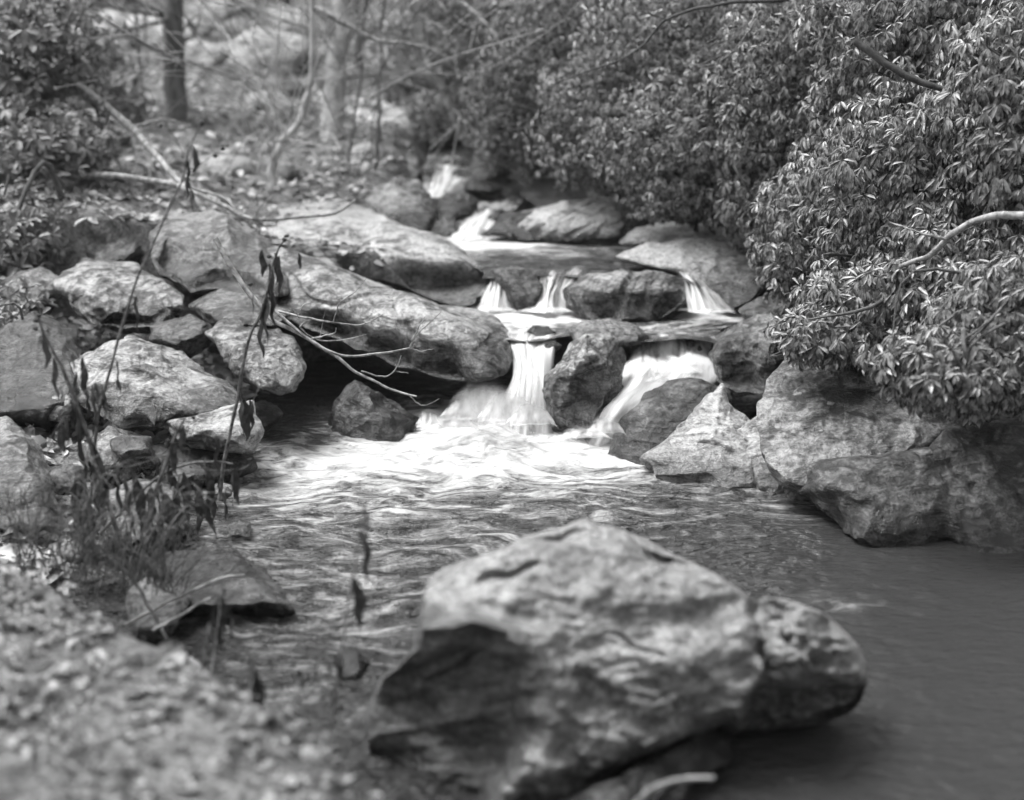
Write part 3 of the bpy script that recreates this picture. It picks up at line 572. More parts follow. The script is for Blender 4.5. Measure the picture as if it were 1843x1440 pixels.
rock('pale undercut ledge just below the bright swirled rock', [(285, 755), (370, 742), (455, 722), (470, 775), (455, 815), (380, 810), (310, 795)], 5.6, 5.85, .14, 'rock', 6, zw=0, ext=0)
rock('dark wet rock at the waterline under the pale ledge', [(270, 800), (360, 795), (450, 805), (465, 840), (380, 860), (280, 860)], 5.6, 5.8, .1, 'rock_dark', 6, zw=.3)
rock('rounded grey rock behind the weed clump', [(140, 800), (195, 762), (265, 785), (295, 830), (240, 860), (160, 850)], 5.4, 5.7, .14, 'rock', 6)
rock('smooth rock at the left edge behind the weeds', [(-60, 770), (10, 745), (60, 790), (95, 870), (60, 930), (-60, 940)], 4.9, 5.5, .2, 'rock', 6)
rock('low rock seen through the hanging dead leaves', [(170, 900), (240, 860), (330, 880), (350, 950), (270, 975), (180, 960)], 4.8, 5.2, .14, 'rock', 6, zw=.05)
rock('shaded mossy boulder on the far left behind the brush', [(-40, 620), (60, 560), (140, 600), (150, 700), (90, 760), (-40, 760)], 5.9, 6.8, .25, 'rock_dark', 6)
rock('dark pyramid shaped rock standing in the pool under the slab', [(583, 795), (598, 745), (638, 682), (660, 690), (705, 720), (762, 758), (745, 785), (680, 800), (620, 806)], 6.38, 6.6, .2, 'rock_dark', 7, zw=-.05, facets=8)
rock('low mossy ledge reaching from the left bank into the pool', [(260, 1000), (330, 985), (420, 995), (480, 1020), (533, 1052), (470, 1062), (380, 1058), (290, 1050)], 4.38, 4.75, .07, 'rock_dark', 6, zw=-.05, ext=12, rough=1.6)
rock('pale stone under the crossing twigs at the left waterline', [(222, 1065), (262, 1036), (315, 1045), (345, 1075), (300, 1105), (240, 1100)], 4.15, 4.35, .08, 'rock_pale', 6, name='stone', zw=0)
rock('pale angular stone at the edge of the litter bank', [(318, 1200), (345, 1182), (372, 1205), (362, 1232), (330, 1235)], 3.62, 3.7, .05, 'rock_pale', 5, name='stone', zw=-.1)
rock('small wet stone near the hanging leaves in the left shallows', [(408, 945), (430, 932), (452, 940), (450, 958), (415, 960)], 5.0, 5.1, .05, 'rock', 5, name='stone', zw=0, ext=8)

# ------------------------------------------------------------------ leaf litter on the near bank
def rotmats(dirs, ups):
    y = dirs/np.linalg.norm(dirs, axis=1)[:, None]
    x = np.cross(y, ups); x /= np.linalg.norm(x, axis=1)[:, None]+1e-9
    z = np.cross(x, y)
    return np.stack([x, y, z], 2)      # columns
LT = np.array([(0, 0, 0), (-.42, .34, .08), (0, .34, -.02), (.42, .34, .08), (-.47, .76, .04), (0, .78, -.08), (.47, .76, .04), (0, 1, -.17)], float)
LF3 = np.array([(0, 2, 1), (0, 3, 2), (4, 5, 7), (5, 6, 7)]); LF4 = np.array([(1, 2, 5, 4), (2, 3, 6, 5)])
def leaves_mesh(name, pos, mats, lens, wids, mat):
    N = len(pos); t = LT[None]*np.stack([wids, lens, lens], 1)[:, None, :]
    v = np.einsum('nij,nkj->nki', mats, t)+pos[:, None]
    o3 = (np.arange(N)*8)[:, None, None]
    return mesh_np(name, v.reshape(-1, 3), [(LF3[None]+o3).reshape(-1, 3), (LF4[None]+o3).reshape(-1, 4)], mat, True)
def scatter_litter():
    n = 42000; y = RNG.uniform(1.7, 5.0, n); x = RNG.uniform(-2.6, 1.0, n)
    xl = np.interp(y, YL, XL); ok = (x < xl+.02) & ((y < 4.0) | (RNG.random(n) < .5)); x, y = x[ok], y[ok]; n = len(x)
    z = ground_z(x, y)+fbm(np.stack([x, y, x*0], 1)*.9, 4)*.05+fbm(np.stack([x, y, x*0], 1)*7, 2)*.012
    a = RNG.uniform(0, 2*math.pi, n); d = np.stack([np.cos(a), np.sin(a), RNG.normal(0, .28, n)], 1)
    up = np.stack([RNG.normal(0, .35, n), RNG.normal(0, .35, n), np.ones(n)], 1)
    k_ = fbm(np.stack([x*6, y*6, x*0], 1), 3)+RNG.normal(0, .25, n) > -.12; x, y, z, d, up = x[k_], y[k_], z[k_], d[k_], up[k_]; n = len(x)
    ln = RNG.lognormal(math.log(.017), .65, n).clip(.006, .07); wd = ln*RNG.uniform(.3, .8, n)
    pos = np.stack([x, y, z+RNG.uniform(0, .012, n)], 1)
    tag(link('leaf_litter', leaves_mesh('leaf_litter', pos, rotmats(d, up), ln, wd, M['litter'])), 'crumbled leaf litter and grit covering the near left bank', 'leaf litter', kind='stuff')
scatter_litter()
def bank_extras():
    n = 900; y = RNG.uniform(1.9, 4.1, n); x = RNG.uniform(-2.2, .8, n); ok = x < np.interp(y, YL, XL)+.02; x, y = x[ok], y[ok]; n = len(x)
    z = ground_z(x, y)+fbm(np.stack([x, y, x*0], 1)*.9, 4)*.05; a = RNG.uniform(0, 6.28, n)
    d = np.stack([np.cos(a), np.sin(a), RNG.normal(0, .3, n)], 1); up = np.stack([RNG.normal(0, .4, n), RNG.normal(0, .4, n), np.ones(n)], 1)
    ln = RNG.uniform(.035, .075, n); tag(link('dead_leaves', leaves_mesh('dead_leaves', np.stack([x, y, z+.018], 1), rotmats(d, up), ln, ln*RNG.uniform(.45, .85, n), M['litter3'])), 'curled dead leaves strewn over the near left bank', 'dead leaves', kind='stuff')
    T = Tube()
    for i in range(0, min(n, 260)):
        p = np.array([x[i]+.05, y[i], z[i]+.02]); dd = np.array([math.cos(a[i]*3), math.sin(a[i]*3), RNG.normal(0, .15)])*RNG.uniform(.03, .12)
        T.add([p-dd, p+RNG.normal(0, .006, 3), p+dd], RNG.uniform(.001, .003), .0008, 6, 4)
    tag(T.build('twig_litter', M['weed_stem']), 'small broken twigs lying in the litter of the near left bank', 'twigs', kind='stuff')
M['litter3'] = leaf_mat('dead_leaf_bank', .05, .36, .55, 30)
bank_extras()

# ------------------------------------------------------------------ rhododendrons
LEAFMESH = {}
def unit_leaf(mat):
    if mat not in LEAFMESH:
        v = LT*np.array([.25, 1, 1]); LEAFMESH[mat] = mesh_np('leaf', v, [LF3, LF4], M[mat], True)
    return LEAFMESH[mat]
def bush(label, px, py, Y, rx, ry, dep, nwh, L0=.054, mat='leaf', parts=0, group='rhododendrons overhanging the right bank', name='rhododendron', cat='rhododendron', per=8, base=None, wr=.27, droop=(.35, 1.1)):
    c = P(px, py, Y); sc = Y/FPX; a, b = rx*sc, ry*sc
    base = np.array(base if base is not None else (c[0]+.25, c[1]+dep*.3, float(ground_z(np.array([c[0]+.25]), np.array([c[1]+dep*.3]))[0])))
    if cat == 'rhododendron' and Y < 6.3: base = np.array([c[0]+.7, c[1]+1.1, c[2]+.25])
    root = empty(name, Vector(base))
    tag(root, label, cat, group)
    d = RNG.normal(size=(nwh*3, 3)); d /= np.linalg.norm(d, axis=1)[:, None]; d = d[d[:, 1] < .35][:nwh]
    lump = 1+.28*fbm(d*2.3+px*.01, 3)
    r = (RNG.random(len(d))**.35)*lump; r = np.where(RNG.random(len(d)) < .12, r*1.08, r)
    wc = c+d*r[:, None]*np.array([a, dep, b])
    ax = d*np.array([1, 1, .7])+np.array([0, -.25, .35]); ax /= np.linalg.norm(ax, axis=1)[:, None]
    N = len(wc); m = per
    ang = np.arange(m)[None]/m*2*math.pi+RNG.uniform(0, 6, (N, 1))+RNG.normal(0, .15, (N, m))
    t1 = np.cross(ax, [.02, .01, 1.]); t1 /= np.linalg.norm(t1, axis=1)[:, None]+1e-9; t2 = np.cross(ax, t1)
    rad = t1[:, None]*np.cos(ang)[..., None]+t2[:, None]*np.sin(ang)[..., None]
    dr = RNG.uniform(*droop, (N, 1, 1))+RNG.normal(0, .12, (N, m, 1))
    dirs = rad*RNG.uniform(.35, .85, (N, 1, 1))+ax[:, None]*.35+np.array([0, 0, -1.])*dr
    dirs = dirs.reshape(-1, 3); dirs /= np.linalg.norm(dirs, axis=1)[:, None]
    up = np.array([0, 0, 1.])+ax.repeat(m, 0)*.8+RNG.normal(0, .15, (N*m, 3))
    mats = rotmats(dirs, up); pos = wc.repeat(m, 0)+dirs*.008
    ln = (L0*RNG.uniform(.6, 1.35, N)).repeat(m)*RNG.uniform(.85, 1.1, N*m); wd = ln*wr*RNG.uniform(.85, 1.15, N*m)
    part = np.zeros(N*m, bool)
    if parts:
        qx, qy = proj(pos); vis = (qx > 5) & (qx < 1838) & (qy > 5) & (qy < 1430)
        front = -(pos[:, 1]-c[1])/dep-.6*(((pos[:, 0]-c[0])/a)**2+((pos[:, 2]-c[2])/b)**2)+RNG.normal(0, .2, N*m)
        front[~vis] = -9; idx = np.argsort(-front)[:parts]; part[idx] = True
        me = unit_leaf(mat)
        bl = Vector(base)
        for i in idx:
            o = bpy.data.objects.new('leaf', me); o.parent = root
            mm = Matrix(mats[i].tolist()).to_4x4(); s = Matrix.Diagonal((wd[i]/.25, ln[i], ln[i], 1))
            o.matrix_local = Matrix.Translation(Vector(pos[i])-bl) @ mm @ s
            COL.objects.link(o)
    k = ~part
    o = link('foliage', leaves_mesh('foliage', pos[k]-base, mats[k], ln[k], wd[k], M[mat]), root); tag(o, kind='stuff')
    T = Tube()
    top = c+np.array([0, 0, -b*.2])
    for i in range(5):
        e = wc[RNG.integers(0, N)]; mid = (base+top)/2+RNG.normal(0, .12, 3)
        T.add([base+RNG.normal(0, .05, 3)*[1, 1, 0], mid, (top+e)/2+RNG.normal(0, .1, 3), e], .022, .004, 14, 5)
        for _ in range(5):
            e2 = wc[RNG.integers(0, N)]; s0 = mid*.6+top*.4+RNG.normal(0, .1, 3)
            T.add([s0, (s0+e2)/2+RNG.normal(0, .08, 3), e2], .009, .002, 9, 4)
    T.build('stem', M['bark'], root, Vector(base))
    return root
BUSH = [
 ('faint far rhododendron at the top beside the grey gap', 850, 40, 11.8, 120, 110, .8, 520, 0),
 ('soft rhododendron leaning over the stream head', 940, 190, 10.6, 105, 110, .6, 620, 0),
 ('rhododendron filling the top middle of the bank', 1040, 60, 10.2, 170, 130, .8, 800, 0),
 ('rhododendron drooping over the dark tilted slab', 1080, 215, 9.3, 125, 120, .6, 750, 200),
 ('crisp leaved rhododendron hanging lowest over the third pool', 1255, 250, 8.4, 180, 140, .6, 1150, 300),
 ('crisp rhododendron behind the fine hanging twigs', 1260, 60, 8.9, 190, 120, .7, 950, 300),
 ('rhododendron spreading above the bright topped boulder', 1445, 150, 7.8, 170, 170, .6, 950, 300),
 ('rhododendron curtain between the pale slab and the great boulder', 1480, 420, 6.9, 125, 130, .45, 750, 300),
 ('rhododendron in the upper right, behind the dark bough', 1640, 60, 7.0, 190, 160, .6, 850, 300),
 ('rhododendron around the pale bough on the right', 1650, 310, 6.3, 190, 160, .5, 850, 300),
 ('rhododendron hanging over the top of the great pale boulder', 1610, 540, 5.9, 170, 95, .35, 520, 300),
 ('rhododendron filling the dark gap above the third pool', 1400, 320, 7.9, 110, 140, .5, 650, 200),
 ('background rhododendron at the top of the middle bank', 950, 70, 11.6, 140, 110, .7, 500, 0),
 ('rhododendron mass between the middle and the crisp one', 1160, 130, 9.7, 130, 130, .6, 650, 0),
 ('rhododendron in the middle of the right hand foliage', 1560, 270, 7.2, 120, 150, .5, 600, 200),
 ('rhododendron below the pale curved bough', 1700, 470, 5.9, 120, 110, .4, 500, 200),
 ('low rhododendron spray touching the great pale boulder', 1490, 590, 5.75, 90, 50, .25, 260, 150),
 ('rhododendron fringe hanging in front of the right bedrock', 1720, 650, 5.0, 150, 70, .25, 420, 250),
 ('nearest blurred rhododendron at the right edge of view', 1800, 580, 5.3, 140, 150, .4, 560, 300),
 ('blurred rhododendron in the top right corner', 1830, 190, 5.8, 150, 210, .5, 700, 300),
]
for b in BUSH: bush(*b[:7], int(b[7]*2.1), parts=b[8], per=7, droop=(.45, 1.7), L0=.048 if b[3] > 8 else .054)
# brush and evergreens on the left
for lab, px, py, Y, rx, ry, n, L0 in [
 ('blurred leafy shrub filling the upper left corner', 50, 70, 9.5, 140, 110, 420, .08),
 ('blurred leafy shrub beside the dark trunk', 175, 170, 11.5, 90, 100, 320, .08),
 ('blurred shrub on the left slope under the long bare limb', 80, 270, 9.0, 130, 90, 420, .07),
 ('low brush on the left edge above the smooth slabs', 20, 430, 8.0, 110, 90, 340, .06),
 ('wispy brush between the two bare limbs', 200, 360, 9.2, 110, 60, 260, .06),
 ('shadowy low brush at the far left behind the weeds', 10, 600, 7.0, 80, 80, 260, .06),
 ('pale low brush around the foot of the dark trunk', 290, 300, 11.0, 90, 50, 200, .07),
 ('distant thin shrub right of the pale leaning trunk', 760, 130, 14.5, 80, 120, 360, .10),
 ('distant thin shrub between the two background trunks', 450, 120, 17, 90, 70, 260, .10),
 ('dark low shrub over the stream head', 800, 215, 12.6, 60, 50, 260, .08)]:
    bush(lab, px, py, Y, rx, ry, .7, n, L0, 'leaf_left', group='shrubs on the left slope', name='shrub', cat='shrub', per=6, wr=.42, droop=(-.3, .6))
def gz(x, y):
    q = np.stack([x, y, x*0], 1); dist = np.clip((y-8)/10, 0, 1)
    return ground_z(x, y)+fbm(q*.9, 4)*.05*(1+3*dist)+fbm(q*.22+5, 3)*.5*dist
def far_litter():
    n = 46000; y = 4.3+RNG.random(n)**1.5*30; x = RNG.uniform(-.5, .42, n)*y*1.05-.0
    xl = np.interp(y, YL, XL); xr = np.interp(y, YR, XR); ok = (x < xl-.1) | (x > xr+.3); x, y = x[ok], y[ok]; n = len(x)
    a = RNG.uniform(0, 6.28, n); d = np.stack([np.cos(a), np.sin(a), RNG.normal(0, .45, n)], 1); up = np.stack([RNG.normal(0, .6, n), RNG.normal(0, .6, n)-.3, np.ones(n)], 1)
    ln = RNG.uniform(.03, .075, n)*(1+y*.04); pos = np.stack([x, y, gz(x, y)+.015], 1)
    tag(link('fallen_leaves', leaves_mesh('fallen_leaves', pos, rotmats(d, up), ln, ln*RNG.uniform(.4, .8, n), M['litter2'])), 'fallen leaves carpeting the wooded slopes', 'fallen leaves', kind='stuff')
M['litter2'] = leaf_mat('fallen_leaf', .16, .6, .7, 9)
far_litter()
def slope_rocks():
    k = 0
    for i in range(400):
        px, Y = RNG.uniform(-20, 860), RNG.uniform(8.5, 24); x = P(px, 200, Y)[0]
        if x > np.interp(Y, YL, XL)-.35: continue
        z = float(gz(np.array([x]), np.array([Y]))[0]); qx, qy = proj(np.array([x, Y, z]))
        r_ = RNG.uniform(.10, .32)*(1 if Y < 14 else 1.6); pr = r_*FPX/Y
        a = np.linspace(0, 2*math.pi, 9)[:-1]; rr_ = pr*RNG.uniform(.75, 1.15, 8)
        poly = [(qx+rr_[j]*math.cos(a[j])*1.3, qy-pr*.25-rr_[j]*math.sin(a[j])*.62) for j in range(8)]
        o = rock(['grey', 'dark mossy', 'pale'][i % 3]+' rock half buried in leaves on the wooded slope', poly, Y, Y+r_*.8, r_*.6, ['rock', 'rock_dark', 'rock_pale'][i % 3], 4, name='rock', zw=-9, ext=4, seed=i)
        o['group'] = ['grey', 'dark mossy', 'pale'][i % 3]+' rocks scattered on the far slope'; k += 1
        if k >= 60: break
slope_rocks()
FILL = [(330, 600, 6.6, 60, 30), (60, 520, 7.2, 70, 40), (470, 745, 6.3, 40, 25), (250, 690, 5.9, 0, 0), (110, 720, 5.9, 50, 30), (330, 850, 5.3, 40, 18), (120, 860, 5.1, 40, 26), (400, 880, 5.2, 26, 14), (30, 930, 4.8, 60, 24), (150, 990, 4.5, 50, 18), (240, 800, 5.4, 40, 20), (360, 480, 7.8, 60, 40), (560, 500, 7.4, 0, 0)]
NAMES = ['grey rock wedged above the bright swirled rock', 'shaded rock under the low brush at the left edge', 'wet rock at the mouth of the dark hollow', '', 'rough rock left of the bright swirled rock', 'flat wet stone behind the arching weed', 'dark rock behind the tall weed stems', 'small wet stone under the hanging withered leaves', 'broad low rock at the top of the litter bank', 'flat stone at the foot of the weed clump', 'squat rock right of the rounded grey rock', 'hidden rock behind the big shadowed boulder', '']
for (px, py, Y, rx, ry), lab in zip(FILL, NAMES):
    if not rx: continue
    a = np.linspace(0, 2*math.pi, 10)[:-1]; w_ = RNG.uniform(.8, 1.15, 9)
    rock(lab, [(px+rx*w_[j]*math.cos(a[j]), py-ry*w_[j]*math.sin(a[j])) for j in range(9)], Y, Y+rx/FPX*Y*1.2, rx/FPX*Y*.7, 'rock' if rx % 20 else 'rock_dark', 5, zw=-1 if Y > 5.6 else .03, ext=8)

# ------------------------------------------------------------------ trees and branches
def tree(label, pts, r0, r1, mat, limbs=(), group='bare trees behind the stream', name='tree', nl=6):
    q = [P(*p) for p in pts]; base = Vector(q[0]); root = empty(name, base); tag(root, label, 'tree', group)
    T = Tube(); c = T.add(q, r0, r1, 40, 12, .03); 
    T.build('trunk', M[mat], root, base)
    for pl, a, b in limbs:
        t = Tube(); cc = t.add([P(*p) for p in pl], a, b, 24, 6, .03)
        for _ in range(nl):
            s = cc[RNG.integers(6, len(cc))]; e = s+RNG.normal(0, .35, 3)+[0, 0, .1]; t.add([s, (s+e)/2+RNG.normal(0, .05, 3), e], b*.6, b*.2, 8, 4)
        t.build('limb', M[mat], root, base)
    cr = Tube(); top = q[-1]
    for _ in range(26):
        s = c[RNG.integers(len(c)//3, len(c))]; d = RNG.normal(0, 1, 3)*[1, 1, .5]+[0, 0, .7]; e = s+d*RNG.uniform(.5, 1.4); m_ = (s+e)/2+RNG.normal(0, .12, 3)
        cr.add([s, m_, e], r1*.22, .004, 10, 4)
        for _ in range(3): e2 = e+RNG.normal(0, .35, 3); cr.add([m_, (m_+e2)/2+RNG.normal(0, .08, 3), e2], r1*.1, .003, 7, 4)
    cr.build('crown', M[mat], root, base)
    return root
tree('dark straight trunk in the upper left background', [(318, 262, 11.9), (314, 150, 12.0), (312, 40, 12.1), (308, -150, 12.4), (300, -500, 13)], .10, .075, 'bark')
tree('pale leaning trunk rising from the boulders in the background', [(585, 300, 11.3), (598, 220, 11.5), (606, 110, 11.7), (618, 0, 11.9), (640, -400, 12.6)], .105, .075, 'bark_pale', [([(612, 60, 11.8), (560, 10, 11.6), (500, -60, 11.5)], .03, .01)])
tree('crooked pale sapling beside the flat rock', [(500, 372, 9.6), (488, 330, 9.65), (492, 290, 9.7), (510, 250, 9.75), (540, 215, 9.9), (560, 120, 10), (560, -200, 10.2)], .035, .018, 'bark_pale')
tree('thin sapling in front of the table rock', [(668, 340, 10.4), (680, 260, 10.5), (684, 160, 10.6), (690, 40, 10.8), (700, -200, 11)], .014, .008, 'bark')
tree('slim sapling with a fork, left of the thin one', [(622, 340, 10.2), (628, 280, 10.3), (640, 200, 10.4), (655, 60, 10.6), (660, -200, 11)], .014, .008, 'bark')
tree('bent pale tree leaning out of the far rhododendrons', [(845, 260, 11.6), (820, 210, 11.5), (800, 160, 11.5), (770, 90, 11.6), (770, -150, 12)], .045, .03, 'bark_pale')
tree('faint far trunk near the top left corner', [(165, 190, 18), (170, 60, 18.3), (175, -200, 19)], .10, .08, 'bark')
tree('faint far trunk between the two main trunks', [(488, 190, 20), (492, 60, 20.5), (495, -200, 21)], .09, .07, 'bark_pale')
tree('faint far trunk above the table rock', [(775, 170, 19), (770, 60, 19.5), (760, -200, 20)], .10, .08, 'bark')
tree('faint far trunk left of the dark straight one', [(250, 200, 22), (245, 60, 22.5), (240, -200, 23)], .09, .07, 'bark_pale')

for i in range(34):
    px, Y = RNG.uniform(120, 800), RNG.uniform(12, 26); x = float(P(px, 200, Y)[0]); z = float(gz(np.array([x]), np.array([Y]))[0]); hh = RNG.uniform(3, 6); w_ = RNG.uniform(.010, .035)
    bx = np.array([x, Y, z-.05]); root = empty('sapling', Vector(bx)); tag(root, ('dark' if i % 2 else 'pale')+' thin bare sapling on the wooded slope', 'sapling', ('dark' if i % 2 else 'pale')+' thin saplings on the far slope')
    t = Tube(); ln_ = RNG.normal(0, .25, 2); c_ = t.add([bx, bx+[ln_[0]*.4, 0, hh*.5], bx+[ln_[0], ln_[1], hh]], w_, w_*.4, 14, 5, .05); t.build('trunk', M['bark' if i % 2 else 'bark_pale'], root, Vector(bx))
    t = Tube()
    for _ in range(12):
        s0 = c_[RNG.integers(3, 14)]; e = s0+RNG.normal(0, .45, 3)+[0, 0, .35]; m_ = (s0+e)/2+RNG.normal(0, .06, 3); t.add([s0, m_, e], w_*.35, .003, 7, 3)
        e2 = m_+RNG.normal(0, .3, 3); t.add([m_, (m_+e2)/2, e2], w_*.2, .002, 5, 3)
    t.build('crown', M['bark' if i % 2 else 'bark_pale'], root, Vector(bx))
def branch(label, groups, mat, name='fallen_branch', cat='branch', group=None, base=None):
    root = empty(name, Vector(P(*groups[0][0][0]))); tag(root, label, cat, group)
    T = Tube(); pts, r0, r1 = groups[0][:3]; c = T.add([P(*p) for p in pts], r0, r1, len(pts)*10, 8, .008); T.build('limb', M[mat], root, root.location)
    for pts, r0, r1 in groups[1:]:
        t = Tube(); t.add([P(*p) for p in pts], r0, r1, max(8, len(pts)*6), 5, .004); t.build('twig', M[mat], root, root.location)
    return root
branch('long bare limb slanting down from the upper left to the slabs', [
 ([(60, 110, 9.6), (150, 160, 9.3), (235, 230, 9.0), (290, 290, 8.7), (335, 340, 8.4), (375, 385, 8.1), (430, 425, 7.9), (500, 455, 7.8)], .030, .012),
 ([(375, 375, 8.1), (440, 415, 8.0), (470, 440, 8)], .012, .006), ([(235, 230, 9), (300, 215, 9), (340, 230, 9.1)], .01, .004)], 'twig')
branch('horizontal bare limb ending in a broken stub on the left', [
 ([(125, 320, 8.8), (200, 316, 8.6), (290, 328, 8.4), (345, 345, 8.2), (400, 368, 8.1), (455, 395, 8.), (530, 392, 8.), (600, 385, 8.), (640, 360, 8.)], .022, .006),
 ([(330, 335, 8.3), (400, 355, 8.2), (430, 385, 8.1)], .01, .006), ([(125, 320, 8.8), (122, 345, 8.8)], .012, .006), ([(455, 395, 8.), (470, 370, 8.), (495, 350, 8.)], .006, .003)], 'twig')
branch('bare pale branch with forking tips hanging before the overhanging slab', [
 ([(388, 430, 6.0), (415, 480, 5.95), (450, 530, 5.9), (490, 575, 5.85), (540, 600, 5.8), (600, 640, 5.75), (650, 675, 5.7), (700, 700, 5.65), (750, 714, 5.6)], .013, .004),
 ([(490, 555, 5.85), (530, 590, 5.8), (570, 620, 5.75), (620, 640, 5.7), (680, 637, 5.7), (735, 628, 5.7), (745, 622, 5.7)], .008, .0035),
 ([(738, 626, 5.7), (752, 600, 5.7), (775, 580, 5.7), (793, 562, 5.7)], .003, .0015), ([(738, 624, 5.7), (748, 600, 5.7), (765, 570, 5.7)], .003, .0015),
 ([(738, 626, 5.7), (758, 632, 5.7), (780, 628, 5.7)], .0028, .0015), ([(500, 560, 5.85), (550, 572, 5.8), (600, 580, 5.8), (650, 585, 5.8), (690, 565, 5.8)], .006, .002),
 ([(600, 580, 5.8), (612, 545, 5.8), (640, 525, 5.8), (660, 500, 5.8)], .003, .0015), ([(560, 575, 5.8), (540, 590, 5.8), (575, 612, 5.8), (620, 612, 5.8), (660, 602, 5.8)], .005, .002),
 ([(535, 570, 5.8), (545, 550, 5.8), (560, 545, 5.8)], .003, .0015), ([(650, 668, 5.7), (690, 678, 5.7), (712, 665, 5.7), (722, 640, 5.7)], .004, .002), ([(712, 668, 5.7), (735, 672, 5.7)], .0025, .0015),
 ([(735, 710, 5.6), (755, 728, 5.6), (775, 727, 5.6), (790, 718, 5.6)], .003, .0015), ([(575, 610, 5.8), (580, 585, 5.8), (585, 560, 5.8)], .003, .0015), ([(560, 610, 5.75), (600, 600, 5.7), (605, 590, 5.7)], .004, .002)], 'twig', name='branch')
branch('pale bough crossing the upper middle background', [([(565, 15, 9.6), (620, 42, 9.6), (680, 72, 9.6), (750, 82, 9.7), (810, 105, 9.8)], .02, .008), ([(810, 60, 9.7), (740, 10, 9.7), (830, -20, 9.7)], .01, .008)], 'twig', name='branch')
branch('bent pale bough dropping into the far rhododendrons', [([(832, 5, 10.2), (880, 50, 10.1), (905, 85, 10), (920, 110, 9.9)], .018, .01), ([(905, 85, 10), (925, 60, 10), (935, 20, 10)], .01, .006)], 'twig', name='branch')
branch('dark thin bough across the top right of the rhododendrons', [([(1000, 150, 8.0), (1140, 95, 7.9), (1200, 35, 7.8), (1300, 8, 7.6), (1420, 0, 7.5)], .004, .012), ([(1200, 35, 7.8), (1150, 20, 7.8)], .004, .002),
  ([(1360, 15, 7.6), (1440, 45, 7.5), (1500, 62, 7.4), (1560, 25, 7.3)], .01, .006)], 'twig_dark', name='branch')
tw = []
for i in range(16):
    a = RNG.uniform(0, 1); x0, y0 = 1350-50*a, 38+60*a
    tw.append(([(x0, y0, 7.5), (x0-45*RNG.uniform(.6, 1.3), y0+10+20*RNG.random(), 7.5), (x0-100*RNG.uniform(.6, 1.2), y0+25+50*RNG.random()-30*(i % 3 == 0), 7.5)], .0022, .001))
branch('spray of fine pale hanging twigs before the crisp rhododendron', [([(1360, 20, 7.6), (1345, 60, 7.5), (1310, 100, 7.5), (1270, 118, 7.5), (1230, 112, 7.5)], .005, .0015)]+tw, 'twig', name='branch')
branch('pale curved bough in front of the right hand rhododendrons', [([(1620, 480, 5.6), (1680, 455, 5.5), (1715, 420, 5.4), (1780, 392, 5.3), (1870, 388, 5.2)], .010, .017), ([(1700, 430, 5.4), (1660, 420, 5.4), (1600, 400, 5.5)], .007, .003)], 'twig', name='branch')
branch('stout dark bough slanting through the right hand foliage', [([(1540, 75, 6.3), (1620, 130, 6.2), (1720, 170, 6.1), (1800, 210, 6.0)], .018, .012)], 'twig_dark', name='branch')

# ------------------------------------------------------------------ thin mist in the air
def haze():
    v = np.array([(x, y, z) for x in (-70, 70) for y in (-70, 100) for z in (-3, 26)], float)
    f = np.array([(0, 1, 3, 2), (4, 6, 7, 5), (0, 4, 5, 1), (2, 3, 7, 6), (0, 2, 6, 4), (1, 5, 7, 3)])
    m = bpy.data.materials.new('haze'); m.use_nodes = True; t = m.node_tree; t.nodes.clear()
    o = t.nodes.new('ShaderNodeOutputMaterial'); p = t.nodes.new('ShaderNodeVolumePrincipled'); p.inputs['Color'].default_value = (.9, .9, .9, 1); p.inputs['Density'].default_value = .0009
    L(t, p.outputs[0], o.inputs['Volume']); tag(link('haze', mesh_np('haze', v, f, m, False)), kind='stuff')
haze()
# ------------------------------------------------------------------ dead weeds on the near bank
def hang_leaf(p, length, width, seed):
    n = 9; t = np.linspace(0, 1, n); r = np.random.default_rng(seed)
    w = width*np.sin(math.pi*np.clip(t*.93+.05, 0, 1))**.8; sway = r.normal(0, .05)*length; tw = r.uniform(-1.5, 1.5); a0 = r.uniform(-1.2, 1.2)
    V = []
    for i in range(n):
        a = a0+tw*t[i]; cx = sway*math.sin(t[i]*3)+.03*length*math.sin(t[i]*11+seed); cz = -length*t[i]
        for k, o in ((-1, .22), (-.5, -.12), (0, .16), (.5, -.1), (1, .2)):
            wob = .25*math.sin(t[i]*17+k*2.3+seed)
            V.append((cx+k*w[i]*math.cos(a)*(1+wob*.4)-(o+wob*.5)*w[i]*math.sin(a), k*w[i]*math.sin(a)+(o+wob*.5)*w[i]*math.cos(a), cz+abs(k)*.05*length*wob))
    V = np.array(V)+p; F = [(i*5+j, i*5+j+1, i*5+j+6, i*5+j+5) for i in range(n-1) for j in range(4)]
    return V, np.array(F)
